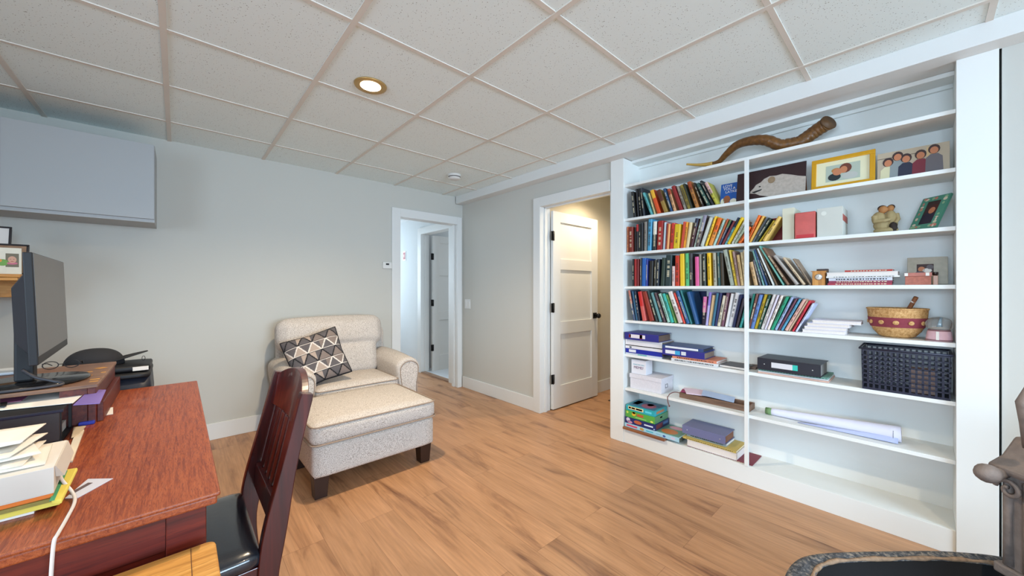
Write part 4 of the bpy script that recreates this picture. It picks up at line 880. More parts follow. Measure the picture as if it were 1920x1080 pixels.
# rolled poster
p0 = Vector((2.80, sh(1440, 2.80), z0 + .030)); p1 = Vector((2.80, sh(1690, 2.80), z0 + .040))
po = empty('rolled_poster', (2.8, .4, z0), label='long white paper roll lying on the right half of sixth shelf', cat='poster')
n_ = 14; pl = [p0.lerp(p1, i / n_) for i in range(n_ + 1)]
rad = [.020 + .020 * (i / n_) for i in range(n_ + 1)]; pl = [Vector((p.x, p.y, z0 + rad[i] + .002)) for i, p in enumerate(pl)]
m = MB(); m.tube(pl, rad, 24); m.build('paper_roll', mat('poster_white', '#dcdcec', .7), po)
m = MB(); m.tube([pl[0] + Vector((0, .012, 0)), pl[0] - Vector((0, .02, 0))], [.0205, .0215], 20); m.build('green_end', mat('poster_green', '#6c8a58', .7), po)
m = MB(); m.surf(lambda u, v: (2.80 - .035 - .015 * u, p0.y - .16 - (p0.y - p1.y - .17) * v, z0 + .004 + .03 * (1 - u) * v), 4, 12); o = m.build('loose_edge', mat('poster_blue_edge', '#b0b8dc', .7), po); so = o.modifiers.new('s', 'SOLIDIFY'); so.thickness = .0008
m = MB()
for k in range(7):
    a = R_(150 + k * 12); c = p1 + Vector((0, .018, 0)); m.box((-.0004, -.001, -.003), (.0004, .001, .003), 0, Matrix.Translation((2.80 + .0402 * math.cos(a), p1.y + .028, z0 + .0395 - .0402 * math.sin(a) * -1)))
m.build('edge_marks', M_black, po)
# ---- bottom shelf
z0 = SZ['B'] + .0005
def gamebox(name, yl, yr, z, th, dep, xf, c1, label, blobs, group=None, rz=0):
    W = Matrix.Translation((xf, (yl + yr) / 2, z)) @ Matrix.Rotation(rz, 4, 'Z'); hw = abs(yl - yr) / 2
    m = MB(); m.box((0, -hw, 0), (dep, hw, th)); cols = [mat('game_' + c1.strip('#'), c1, .35)]
    b = m.build(name, cols, local=W, bevel=.001); tag(b, label, 'board game', group)
    ms = {}
    for face, u0, u1, v0, v1, c, rd in blobs:
        ms.setdefault(c, MB()); q = ms[c]
        if face == 'f':
            a, e = hw - u1 * 2 * hw, hw - u0 * 2 * hw
            if rd: q.prism([((a + e) / 2 + (e - a) / 2 * math.cos(k * .5236), th * ((v0 + v1) / 2 + (v1 - v0) / 2 * math.sin(k * .5236))) for k in range(12)], -.0006, 0, 0, ax='x')
            else: q.box((-.0004, a, v0 * th), (0, e, v1 * th))
        elif face == 't':
            a, e = hw - u1 * 2 * hw, hw - u0 * 2 * hw
            if rd: q.prism([(dep * ((v0 + v1) / 2 + (v1 - v0) / 2 * math.cos(k * .5236)), (a + e) / 2 + (e - a) / 2 * math.sin(k * .5236)) for k in range(12)], th, th + .0006)
            else: q.box((dep * v0, a, th), (dep * v1, e, th + .0004))
        else: q.box((dep * u0, -hw - .0004, v0 * th), (dep * u1, -hw, v1 * th))
    for c, q in ms.items(): q.build('printed_artwork', mat('ink_' + c.strip('#'), c, .4), b, local=W)
    return b
ya = 1.608
m = MB(); m.box((2.655, 1.27, z0), (2.92, ya + .004, z0 + .016)); tag(m.build('game_board', wood('walnut_board', '#6a3c24', '#8c5430', '#a06840', 'y', 1.5, .5), bevel=.001), 'brown wooden board under the stack of board games', 'board')
gamebox('board_game', ya, 1.17, z0 + .0165, .030, .235, 2.68, '#a8d4e4', 'pale blue board game box, widest and lowest of the games stack', [('f', .04, .25, .3, .75, '#d8506c', 0), ('f', .3, .38, .15, .85, '#c8a050', 1), ('f', .42, .55, .35, .6, '#38b8cc', 0), ('f', .60, .68, .4, .6, '#88c0d4', 0), ('f', .72, .77, .2, .7, '#3a58a0', 1), ('f', .86, .93, .25, .8, '#d4c8e0', 0), ('t', .55, .98, .05, .95, '#6c9880', 0), ('t', .62, .9, .1, .55, '#c87838', 1), ('t', .65, .92, .62, .9, '#d8a0b4', 1), ('e', .0, .98, .0, .98, '#58645c', 0)])
gamebox('board_game', ya - .002, sh(1230, 2.69), z0 + .047, .047, .225, 2.683, '#1c2c68', 'dark blue board game box second from the bottom', [('f', .04, .17, .3, .98, '#d8c8dc', 1), ('f', .08, .25, .05, .5, '#c890b0', 1), ('f', .3, .56, .25, .85, '#c06440', 1), ('f', .34, .52, .4, .7, '#e8b870', 0), ('f', .64, .92, .4, .62, '#dce4f0', 0), ('f', .93, .98, .1, .3, '#a8c0e0', 1), ('e', .05, .5, .15, .9, '#703038', 0), ('e', .55, .9, .4, .8, '#4878b8', 0)])
gamebox('board_game', ya - .004, sh(1228, 2.69), z0 + .0945, .053, .215, 2.688, '#58a848', 'green board game box below the turquoise one', [('f', .03, .1, .55, .9, '#c8d860', 1), ('f', .22, .36, .35, .95, '#e8b838', 1), ('f', .24, .35, .68, .98, '#702820', 1), ('f', .4, .62, .45, .8, '#c05838', 0), ('f', .35, .72, .2, .28, '#b8e090', 0), ('f', .85, .95, .1, .35, '#e0e068', 1), ('e', 0, .98, 0, 1, '#5c9468', 0), ('e', .4, .55, .5, .7, '#c06080', 0)])
gamebox('board_game', ya - .005, sh(1227, 2.69), z0 + .148, .042, .205, 2.692, '#28a8b0', 'turquoise board game box on top of the games stack', [('f', .08, .62, .3, .85, '#f0d8a0', 0), ('f', .10, .18, .42, .72, '#a03c20', 0), ('f', .2, .33, .42, .72, '#a03c20', 0), ('f', .36, .58, .42, .72, '#a03c20', 0), ('f', .68, .9, .35, .7, '#60d0e0', 0), ('t', .05, .95, .05, .95, '#3c7490', 0), ('t', .38, .85, .15, .75, '#a05870', 1), ('t', .5, .7, .45, .8, '#483c70', 1), ('t', .08, .28, .3, .8, '#c87850', 0), ('e', .15, .75, .3, .75, '#c08050', 0), ('e', 0, .12, 0, 1, '#38b0c4', 0)])
# binder and books at the foot of the divider
G = 'books under the lavender-grey binder'
flat_stack([(sh(1290, 2.72), sh(1412, 2.72), z0, .006, .20, 2.705, '#7a2838', False, 'thin dark red book at the very bottom, by the divider foot', G, 0),
            (sh(1288, 2.70), sh(1381, 2.70), z0 + .0065, .042, .215, 2.7, '#dcd6dc', True, 'thick white book under the lavender-grey binder', G, 0),
            (sh(1280, 2.705), sh(1380, 2.705), z0 + .049, .012, .21, 2.705, '#c8b060', False, 'yellow edged album above the thick white book', G, 0),
            (sh(1288, 2.74), sh(1362, 2.74), z0 + .0615, .018, .17, 2.735, '#8ca0a8', False, 'grey-green book directly under the lavender-grey binder', G, 0)])
binder('binder', sh(1280, 2.73), sh(1361, 2.73), z0 + .080, .056, .185, 2.722, '#6e7298', 'lavender-grey binder on top of the books by the divider foot', pg='#7c5440', rings=True)
# ------------------------------------------------------------------ ottoman
ot = empty('ottoman', (.97, 2.65, 0), label='cream upholstered ottoman with dark tapered legs in front of the armchair', cat='ottoman')
ox0, ox1, oy0, oy1 = .582, 1.368, 2.35, 2.98
m = MB(); m.rbox((ox0, oy0, .13), (ox1, oy1, .325), .022, 10, puff=(.004, .004, 0)); m.build('upholstered_base', M_fab, ot)
m = MB(); m.rbox((ox0 - .014, oy0 - .014, .318), (ox1 + .014, oy1 + .014, .452), .045, 14, puff=(.006, .006, .022)); m.build('cushion_top', M_fab, ot)
def welt(m, x0, x1, y0, y1, z, r=.0045, c=.045, bow=0):
    p = []
    for cx, cy, a0 in ((x1 - c, y1 - c, 0), (x0 + c, y1 - c, 90), (x0 + c, y0 + c, 180), (x1 - c, y0 + c, 270)):
        for k in range(7): a = R_(a0 + k * 15); p.append((cx + c * math.cos(a), cy + c * math.sin(a), z))
    m.tube(p, r, 8, closed=True)
m = MB(); welt(m, ox0 - .012, ox1 + .012, oy0 - .012, oy1 + .012, .437); welt(m, ox0 - .016, ox1 + .016, oy0 - .016, oy1 + .016, .333); m.build('welt_piping', M_weltf, ot)
def leg_block(name, cx, cy, w, h, par, ztop, sp=.8):
    m = MB(); a, b = w / 2, w / 2 * sp
    m.hexa([(cx - b, cy - b, 0), (cx + b, cy - b, 0), (cx + b, cy + b, 0), (cx - b, cy + b, 0), (cx - a, cy - a, ztop), (cx + a, cy - a, ztop), (cx + a, cy + a, ztop), (cx - a, cy + a, ztop)])
    m.build(name, M_legw, par, .002)
for cx in (ox0 + .05, ox1 - .05):
    for cy in (oy0 + .07, oy1 - .07): leg_block('leg', cx, cy, .085, .13, ot, .132)
# ------------------------------------------------------------------ armchair
ac = empty('armchair', (1.1, 3.45, 0), label='wide cream upholstered armchair with rolled arms against the far wall', cat='armchair')
ax0, ax1, ay0, ay1 = .575, 1.645, 3.07, 3.85
m = MB(); m.rbox((ax0 + .03, ay0 + .03, .10), (ax1 - .03, ay1 - .03, .33), .03, 8); m.build('seat_base', M_fab, ac)
m = MB(); m.rbox((ax0 + .20, ay0 - .01, .325), (ax1 - .20, ay1 - .22, .475), .045, 12, puff=(.0, .012, .02)); m.build('seat_cushion', M_fab, ac)
m = MB()
for z in (.455, .345): 
    c = .045; welt(m, ax0 + .205, ax1 - .205, ay0 - .014, ay1 - .22, z, .004)
m.build('cushion_welt', M_weltf, ac)
def arm(x0, x1, name):
    xc = (x0 + x1) / 2; hw = (x1 - x0) / 2
    prof = []
    for k in range(17):
        a = R_(180 - k * 11.25); prof.append((xc + hw * math.cos(a), .545 + .075 * math.sin(a)))
    prof = [(x0 + .022, .10), (x0 + .02, .40), (x0 + .003, .50)] + prof + [(x1 - .003, .50), (x1 - .02, .40), (x1 - .022, .10)]
    m = MB(); n = len(prof); vs = []; N = 16
    for j in range(N + 1):
        v = j / N; yy = ay0 + (ay1 - .03 - ay0) * v; rise = .035 * math.sin(v * 2.2) ; sc_ = 1 - .06 * (1 - v) ** 6 * 0
        e = .012 if j in (0, N) else 0
        for (px_, pz_) in prof:
            q = max(0, (pz_ - .40) / .22); vs.append((xc + (px_ - xc) * (1 - e / hw), yy, pz_ + rise * q - (e if pz_ > .5 else 0)))
    fs = [(j * n + i, j * n + i + 1, (j + 1) * n + i + 1, (j + 1) * n + i) for j in range(N) for i in range(n - 1)] + [tuple(range(n))[::-1], tuple(range(N * n, N * n + n))]
    m._add(vs, fs, 0, True, None)
    for f in m.b.faces:
        if len(f.verts) > 4: f.smooth = False
    a = m.build(name, M_fab, ac)
    m = MB(); pp = [(xc + (p[0] - xc) * .80, ay0 - .003, .10 + (p[1] - .10) * .955) for p in prof]; m.tube(pp, .004, 8); m.build('front_welt', M_weltf, a)
    return a
arm(ax0, ax0 + .215, 'arm'); arm(ax1 - .215, ax1, 'arm')
# back: frame + T-shaped cushion
m = MB(); m.rbox((ax0 + .06, ay1 - .14, .25), (ax1 - .06, ay1 - .01, .86), .05, 10); m.build('back_frame', M_fab, ac)
def backc(u, v):
    pass
m = MB(); T = Matrix.Translation((1.06, 3.60, .44)) @ Matrix.Rotation(R_(-9), 4, 'X')
m.rbox((-.385, -.10, 0), (.385, .10, .32), .06, 12, puff=(0, .03, .0), M=T); m.rbox((-.445, -.115, .26), (.445, .10, .545), .085, 14, puff=(.006, .03, .012), M=T)
o = m.build('back_cushion', M_fab, ac); rm = o.modifiers.new('r', 'REMESH'); rm.mode = 'VOXEL'; rm.voxel_size = .012; rm.use_smooth_shade = True; sm = o.modifiers.new('s', 'SMOOTH'); sm.iterations = 6
for cx in (ax0 + .08, ax1 - .08):
    for cy in (ay0 + .08, ay1 - .08): leg_block('leg', cx, cy, .075, .1, ac, .105)
# triangle pattern pillow
def tri(u, v):
    r = v * 5; i = int(r); f = r - i; x = u * 4 + (.5 if i % 2 else 0) ; c = math.floor(x); g_ = x - c
    up = abs(g_ - .5) * 2 < 1 - f
    e = abs(abs(g_ - .5) * 2 - (1 - f)); line = e < .10 or f < .05 or f > .95
    hsh = (i * 7 + int(c) * 3 + (5 if up else 0)) % 7
    if line: return 3 if i in (1, 3) else 2
    if i in (1, 3): return (0 if up else 4) if hsh % 3 else 1
    return (1 if up else 0) if hsh % 2 else (4 if up else 1)
pm = [mat('pillow_beige', '#a8988c', .95), mat('pillow_grey', '#5a5658', .95), mat('pillow_black', '#1c1c20', .95), mat('pillow_white', '#d8d0c8', .95), mat('pillow_taupe', '#7c706a', .95)]
S_ = .41
def pil(side):
    def f(u, v):
        a, b = u * 2 - 1, v * 2 - 1; pf = (max(0, 1 - a ** 4) * max(0, 1 - b ** 4)) ** .55; pin = 1 - .07 * (1 - (abs(a) * abs(b)) ** 1.0) * (max(abs(a), abs(b)) ** 4)
        return (a * S_ / 2 * pin, side * .062 * pf, b * S_ / 2 * pin)
    return f
xw, zw = atY(594, 671, 3.27)
PW = Matrix.Translation((xw, 3.27, zw)) @ Euler((R_(-24), 0, R_(-14))).to_matrix().to_4x4() @ Matrix.Rotation(R_(-17), 4, 'Y')
m = MB(); m.surf(pil(-1), 96, 96, mf=tri); m.surf(pil(1), 40, 40, 0); bmesh.ops.remove_doubles(m.b, verts=m.b.verts[:], dist=.0008)
pi_ = m.build('throw_pillow', pm, local=PW, recalc=False); tag(pi_, 'black, grey and white triangle-patterned cushion leaning in the armchair', 'cushion')
m = MB(); pp = []
for k in range(120):
    q = k / 30; s = int(q); f = q - s; u, v = ((f, 0), (1, f), (1 - f, 1), (0, 1 - f))[s]; pp.append(pil(0)(u, v))
m.tube(pp, .005, 8, closed=True); m.build('piping', pm[2], pi_, local=PW)
# ------------------------------------------------------------------ desk
DZ = .75
dk = empty('desk', (-.35, 1.87, 0), label='large reddish brown oak desk in the left foreground', cat='desk')
dx0, dx1, dy0, dy1 = -.90, .078, 1.145, 2.61
m = MB(); m.box((dx0, dy0, DZ - .010), (dx1, dy1, DZ)); m.box((dx0, dy0 + .006, DZ - .03), (dx1 - .006, dy1 - .006, DZ - .0102)); m.build('desktop', M_desk, dk, .004)
m = MB(); m.box((dx0 + .02, dy0 + .028, .05), (-.02, dy0 + .046, DZ - .031)); m.build('end_panel', M_deskx, dk)
for (a, b) in ((-.02, .052), (-.45, -.38), (dx0 + .02, dx0 + .08)):
    m = MB(); m.box((a, dy0 + .020, 0), (b, dy0 + .060, DZ - .031)); m.build('post', M_deskx, dk, .002)
m = MB(); m.box((-.38, dy0 + .022, DZ - .11), (-.021, dy0 + .0275, DZ - .031)); m.build('rail', M_deskx, dk)
M_deskf = wood('red_oak_drawer', '#70200e', '#9c3a16', '#b04c20', 'y', 1.6, .4)
m = MB(); m.box((dx0 + .02, dy0 + .062, DZ - .135), (.048, 2.08, DZ - .031)); m.build('drawer', M_deskf, dk, .002)
m = MB(); m.box((dx0 + .02, 2.09, .0), (.050, 2.58, DZ - .031)); pe = m.build('pedestal', M_deskf, dk, .002)
for z0_, z1_ in ((.08, .30), (.32, .50), (.52, .69)):
    m = MB(); m.box((.0505, 2.11, z0_), (.060, 2.56, z1_)); d_ = m.build('drawer', M_deskf, dk, .003)
    m = MB(); m.tube([(.060, 2.29, (z0_ + z1_) / 2), (.078, 2.30, (z0_ + z1_) / 2), (.078, 2.37, (z0_ + z1_) / 2), (.060, 2.38, (z0_ + z1_) / 2)], .005, 8); m.build('handle', mat('aged_brass', '#8a6a34', .4, .8), d_)
# desktop riser
RZ = .895
ri = empty('desk_riser', (-.55, 2.31, DZ), label='carved wooden monitor riser with cut-outs standing at the back of the desk', cat='riser')
M_ris = wood('riser_wood', '#5a3c2c', '#7a5844', '#8a6a52', 'x', 1.2, .45)
M_riss = wood('riser_side_wood', '#401410', '#5c2016', '#70301e', 'y', 1.5, .45)
m = MB(); m.box((-.86, 2.03, RZ - .014), (-.217, 2.59, RZ)); m.build('top_board', M_ris, ri, .003)
m = MB(); m.box((-.243, 2.035, DZ + .0003), (-.222, 2.585, RZ - .0143)); m.build('side_board', M_riss, ri, .002)
m = MB(); m.box((-.2218, 2.05, DZ + .0003), (-.205, 2.585, DZ + .072)); m.build('ledge', M_riss, ri, .002)
m = MB(); m.box((-.86, 2.035, DZ + .0003), (-.84, 2.585, RZ - .0143)); m.build('side_board', M_riss, ri, .002)
m = MB(); m.box((-.31, 2.040, DZ + .0003), (-.2435, 2.055, RZ - .0143)); m.build('front_foot', M_riss, ri, .002)
m = MB(); M_gold = mat('carved_gold_inlay', '#c08838', .5)
for (px, py, w_, h_, a) in ((189, 690, .030, .012, 40), (169, 697, .014, .008, 10), (169, 704, .012, .006, 0), (178, 711, .026, .008, 5), (176, 715, .022, .006, 0), (194, 698, .014, .006, 5)):
    x, y = atZ(px, py, RZ); m.box((-w_ / 2, -h_ * 1.2, 0), (w_ / 2, h_ * 1.2, .0008), 0, Matrix.Translation((x, y, RZ)) @ Matrix.Rotation(R_(a), 4, 'Z'))
m.build('carving', M_gold, ri)
# monitor
mo = empty('computer_monitor', (-.45, 2.17, RZ), label='black widescreen computer monitor standing on the riser', cat='monitor')
MWt = Matrix.Translation((-.344, 2.165, 1.18)) @ Matrix.Rotation(R_(2.6), 4, 'Z') @ Matrix.Rotation(R_(-2), 4, 'Y')
m = MB(); m.box((-.020, -.305, -.178), (0, .305, .178)); m.build('bezel', M_black, mo, .003, local=MWt)
m = MB(); m.box((0.0002, -.302, -.150), (.0012, .302, .175)); m.build('screen', mat('matte_screen', '#4c4a4a', .35, spec=.5), mo, local=MWt)
m = MB(); m.hexa([(-.0205, -.27, -.15), (-.0205, .27, -.15), (-.060, .2, -.11), (-.060, -.2, -.11), (-.0205, -.27, .12), (-.0205, .27, .12), (-.060, .2, .07), (-.060, -.2, .07)]); m.build('back_housing', mat('dark_grey_plastic', '#2c2c32', .5), mo, .006, local=MWt)
m = MB(); m.box((-.430, 2.145, RZ + .015), (-.385, 2.20, 1.15)); m.build('stand_neck', M_black, mo, .008)
m = MB(); m.lathe([(.15, 0), (.155, .005), (.15, .012), (.02, .014)], 40, 0, Matrix.Translation((-.40, 2.19, RZ + .0005)) @ Matrix.Diagonal((.95, 1.0, 1, 1))); m.build('stand_base', mat('gloss_black', '#141416', .15), mo)
cb_ = [(-.407, 2.135, .955), (-.372, 2.10, .93), (-.335, 2.085, .915), (-.305, 2.062, RZ + .008), (-.34, 2.042, RZ + .007), (-.45, 2.036, RZ + .007), (-.62, 2.045, RZ + .007)]
m = MB(); m.tube(cat_(cb_, 8), .005, 8); tag(m.build('monitor_cable', mat('grey_cable', '#3a383c', .5)), 'dark grey cable curling from the monitor down to the riser', 'cable')
# eyeglasses on riser
x, y = atZ(115, 692, RZ); eg = empty('eyeglasses', (x, y, RZ), label='black-rimmed eyeglasses folded on the riser behind the monitor', cat='glasses')
for s in (-1, 1):
    m = MB(); m.tube([(x + s * .03 + .022 * math.cos(a * .3142), y + .0, RZ + .020 + .016 * math.sin(a * .3142)) for a in range(20)], .0018, 6, closed=True); m.build('rim', M_black, eg)
m = MB(); m.tube([(x - .008, y, RZ + .022), (x + .008, y, RZ + .022)], .0015, 6); m.build('bridge', M_black, eg)
for s in (-1, 1):
    m = MB(); m.tube([(x + s * .052, y, RZ + .028), (x + s * .050, y + .07, RZ + .02), (x + s * .045, y + .12, RZ + .003)], .0018, 6); m.build('temple', M_black, eg)
# things on the riser's left
x, y = atZ(14, 700, RZ); m = MB(); m.box((x - .10, y - .06, RZ + .0005), (x + .03, y + .08, RZ + .012)); tag(m.build('tissue_pack', mat('pale_blue_pack', '#b8c0c8', .6, var=(40, .15)), bevel=.004), 'pale blue paper packet on the riser at the left picture edge', 'packet')
# letter tray and papers
lt = empty('letter_tray', (-.5, 1.94, DZ), label='black two-level letter tray in front of the riser', cat='letter tray')
m = MB(); m.box((-.86, 1.86, DZ + .0004), (-.275, 2.025, DZ + .006)); m.box((-.86, 1.86, DZ + .098), (-.275, 2.025, DZ + .104)); m.build('tray_level', M_black, lt)
m = MB(); m.box((-.86, 1.851, DZ + .0065), (-.280, 1.858, DZ + .0975)); m.build('front_panel', mat('dark_brown_plastic', '#2a2220', .5), lt, .002)
m = MB(); m.box((-.86, 1.847, DZ + .097), (-.272, 1.859, DZ + .106)); m.build('front_lip', mat('navy_black_lip', '#1c1c2c', .35), lt, .002)
for a in ((1.8585, 1.87), (2.012, 2.022)):
    m = MB(); m.box((-.285, a[0], DZ + .0065), (-.278, a[1], DZ + .0975)); m.build('corner_post', M_black, lt)
m = MB(); m.box((-.60, 1.88, DZ + .0068), (-.29, 2.01, DZ + .035)); tag(m.build('paper_stack', mat('tray_papers', '#c8c8c0', .8), bevel=.001), 'papers lying inside the lower level of the letter tray', 'paper')
PZ = DZ + .1065
def sheet(pts, z, m_, name, label, cat, th=.0012):
    m = MB(); m.prism(pts, z, z + th); o = m.build(name, m_); return tag(o, label, cat)
def quadZ(ps, z): return [atZ(px, py, z) for px, py in ps]
sheet(quadZ([(0, 770), (137, 756), (168, 730), (0, 742)], PZ), PZ, M_paper, 'paper_sheet', 'large white sheet of paper on top of the letter tray', 'paper')
sheet(quadZ([(137, 760), (187, 757), (199, 731), (168, 731)], PZ + .002), PZ + .0018, mat('purple_folder', '#7c68ac', .6), 'folder', 'purple folder sticking out at the right of the letter tray papers', 'folder')
sheet(quadZ([(0, 757), (40, 752), (60, 737), (0, 740)], PZ + .003), PZ + .0032, mat('pink_photo', '#b06088', .5), 'leaflet', 'pink glossy leaflet on the white sheet at the left edge', 'leaflet')
sheet(quadZ([(0, 764), (12, 763), (14, 755), (0, 757)], PZ + .004), PZ + .0048, M_black, 'sticker_roll', 'small black strip lying on the white sheet', 'strip', .003)
x0_, y0_ = -.190, 2.15
sheet(quadZ([(190, 780), (212, 777), (212, 764), (191, 768)], DZ), DZ + .0004, M_paper, 'note_card', 'small cream card lying on the desk against the riser', 'card')
# near pile: mail, box, mailers
def slab(cx, cy, w_, d_, z, th, rz, m_, name, label, cat, bevel=.0008, grp=None):
    m = MB(); m.box((-w_ / 2, -d_ / 2, 0), (w_ / 2, d_ / 2, th)); o = m.build(name, m_, local=Matrix.Translation((cx, cy, z)) @ Matrix.Rotation(rz, 4, 'Z'), bevel=bevel); return tag(o, label, cat, grp)
def slabFR(px, py, z, w_, d_, th, rot, m_, name, label, cat, bevel=.0008):
    x, y = atZ(px, py, z); c = Vector((x, y, 0)) + Matrix.Rotation(R_(rot), 3, 'Z') @ Vector((-w_ / 2, d_ / 2, 0))
    return slab(c.x, c.y, w_, d_, z, th, R_(rot), m_, name, label, cat, bevel)
slabFR(64, 963, DZ + .0004, .33, .20, .006, 1, M_paper, 'envelope', 'white envelope at the very bottom of the mail pile', 'envelope')
Mye = mat('yellow_mailer', '#e0cc58', .7)
slabFR(112, 946, DZ + .0068, .34, .20, .012, 2, Mye, 'padded_mailer', 'yellow mailer under the open box on the desk', 'mailer')
slabFR(98, 941, DZ + .0192, .30, .20, .008, 2, mat('olive_pack', '#8a7c3c', .7, var=(30, .4)), 'magazine', 'olive and grey magazine edges between mailer and orange envelope', 'magazine')
slabFR(99, 932, DZ + .0276, .30, .20, .009, 3, mat('orange_envelope', '#d87020', .6), 'envelope', 'orange envelope directly under the open white box', 'envelope')
BZ = DZ + .037
x, y = atZ(101, 924, BZ); BR = Matrix.Rotation(R_(3), 4, 'Z'); c = Vector((x, y, 0)) + BR @ Vector((-.15, .105, 0))
BW = Matrix.Translation((c.x, c.y, BZ)) @ BR
q = quadZ([(96, 943), (116, 941), (146, 880), (122, 884)], DZ + .024)
m = MB(); m.prism(q, DZ + .0193, DZ + .0295); y2 = m.build('padded_mailer', Mye, bevel=.003); tag(y2, 'yellow mailer with a green stripe beside the open box', 'mailer')
m = MB(); m.prism(quadZ([(92, 940), (102, 938), (127, 882), (119, 884)], DZ + .030), DZ + .0298, DZ + .0304); m.build('green_stripe', mat('stripe_green', '#3c9468', .6), y2)
ob = empty('open_box', (c.x, c.y, BZ), label='open off-white cardboard box full of mail on the desk', cat='box')
bw, bd, bh = .15, .105, .056; Mbx = mat('offwhite_card', '#cdc2b6', .8)
m = MB(); m.box((-bw, -bd, 0), (bw, bd, .002)); m.build('bottom', Mbx, ob, local=BW)
for lo, hi in (((-bw, -bd), (bw, -bd + .002)), ((-bw, bd - .002), (bw, bd)), ((bw - .002, -bd + .002), (bw, bd - .002)), ((-bw, -bd + .002), (-bw + .002, bd - .002))):
    m = MB(); m.box((lo[0], lo[1], .0022), (hi[0], hi[1], bh)); m.build('side', Mbx, ob, local=BW)
m = MB(); m.prism([(bw, -bd), (bw, bd), (bw - .06, bd), (bw - .13, -bd)], bh + .0002, bh + .0016); m.build('flap', mat('box_top_white', '#d8d0c6', .8), ob, local=BW)
m = MB(); m.hexa([(bw, -bd + .03, bh - .03), (bw + .012, -bd + .04, bh - .035), (bw + .012, bd, bh - .035), (bw, bd, bh - .03), (bw, -bd + .01, bh), (bw + .002, -bd + .01, bh), (bw + .002, bd, bh), (bw, bd, bh)]); m.build('side_flap', Mbx, ob, local=BW)
rs = random.Random(11)
labs = ['white envelope slanting on the open box, lowest', 'cream letter lying over the open box, second up', 'folded white letter in the middle of the mail heap', 'white windowed envelope near the top of the mail heap', 'crumpled white letter second from the top of the mail heap', 'white sheet on the very top of the mail heap']
for i, lb in enumerate(labs):
    m = MB(); w_, d_ = rs.uniform(.20, .26), rs.uniform(.12, .2)
    m.surf(lambda u, v: ((u - .5) * w_, (v - .5) * d_, .003 * math.sin(u * 3 + i) * math.cos(v * 2)), 8, 6)
    W = BW @ Matrix.Translation((.005 + rs.uniform(-.015, .015) - .004 * i, .0 + .018 * i, bh + .005 + .0075 * i)) @ Euler((R_(rs.uniform(-1, 1)), R_(rs.uniform(-1, 1)), R_(rs.uniform(-14, 14)))).to_matrix().to_4x4()
    o = m.build('letter', mat('letter_%d' % (i % 3), ['#e4ddd0', '#dcd2c4', '#e8e4dc'][i % 3], .8), local=W); so = o.modifiers.new('s', 'SOLIDIFY'); so.thickness = .0022; tag(o, lb, 'letter')
sheet(quadZ([(122, 868), (136, 867), (158, 808), (142, 812)], DZ), DZ + .0004, mat('cream_envelope', '#d8c8b0', .8), 'envelope', 'cream envelope poking out behind the open box, lower one', 'envelope', .005)
sheet(quadZ([(134, 822), (138, 803), (161, 800), (150, 812)], DZ + .006), DZ + .006, mat('tan_envelope', '#c8b498', .8), 'envelope', 'tan envelope corner behind the open box, upper one', 'envelope', .004)
q = quadZ([(122, 935), (145, 935), (212, 898), (165, 899)], DZ)
c1 = sheet(q, DZ + .0004, mat('card_bluewhite', '#c8ccdc', .6), 'leaflet', 'pale leaflet with a dark stripe lying on the open desktop', 'leaflet')
m = MB(); m.prism(quadZ([(128, 926), (133, 928), (174, 905), (165, 905)], DZ + .002), DZ + .0017, DZ + .0021); m.build('dark_stripe', mat('dark_print', '#5c4c50', .6), c1)
x, y = atZ(163, 796, DZ); m = MB(); m.box((x - .02, y - .012, DZ + .0004), (x + .02, y + .012, DZ + .012)); tag(m.build('eraser', mat('royal_blue_rubber', '#2434a0', .5), bevel=.003), 'small blue block on the desk beside the riser foot', 'block')
# white cable
cp = [atZ(113, 893, DZ + .033) + (DZ + .0345,), atZ(118, 904, DZ + .032) + (DZ + .0345,), atZ(136, 925, DZ + .01) + (DZ + .012,), atZ(140, 945, DZ) + (DZ + .0045,)]
xe, ye = atZ(112, 1003, DZ); cp += [((cp[-1][0] + xe) / 2, (cp[-1][1] + dy0) / 2, DZ + .004), (xe - .002, dy0 + .008, DZ + .0045), (xe - .004, dy0 - .005, DZ - .0), (xe - .006, dy0 - .008, DZ - .03), (xe - .010, dy0 - .008, DZ - .12), (xe - .02, dy0 - .007, DZ - .3), (xe - .03, dy0 - .007, .2), (xe - .04, dy0 - .007, .006)]
m = MB(); m.tube(cat_(cp, 7), .0032, 8); tag(m.build('charging_cable', mat('white_cable', '#d8cfc8', .5)), 'white charging cable trailing over the near edge of the desk', 'cable')
# object at the left edge (dark rounded headset/speaker)
m = MB(); m.rbox((-.42, 1.20, DZ + .0005), (-.318, 1.235, DZ + .12), .016, 8); sp_ = m.build('desk_speaker', mat('charcoal_cloth', '#3c4048', .8)); tag(sp_, 'dark grey rounded speaker cut off by the left picture edge', 'speaker')
# ------------------------------------------------------------------ behind the desk: storage box, case, cap
sb = empty('storage_box', (-.31, 2.86, 0), label='tall black storage box behind the desk', cat='storage box')
m = MB(); m.rbox((-.52, 2.68, 0), (-.100, 3.00, .79), .02, 8); m.build('body', mat('blue_black_plastic', '#161826', .45), sb)
m = MB(); m.rbox((-.53, 2.67, .785), (-.104, 3.01, .815), .012, 8); m.build('lid', M_black, sb)
m = MB(); m.rbox((-.47, 2.70, .8155), (-.105, 2.96, .850), .015, 8); cs = m.build('laptop_case', M_black); tag(cs, 'flat black zip case on the tall black box', 'case')
m = MB(); m.box((-.17, 2.698, .8225), (-.112, 2.7005, .842)); m.build('white_tag', M_paper, cs)
cp_ = empty('cap', (-.29, 2.84, .851), label='black baseball cap resting on the black case behind the desk', cat='cap')
M_cap = mat('black_cotton', '#1c1c20', .85)
m = MB(); vs = []; S = 40; N = 12
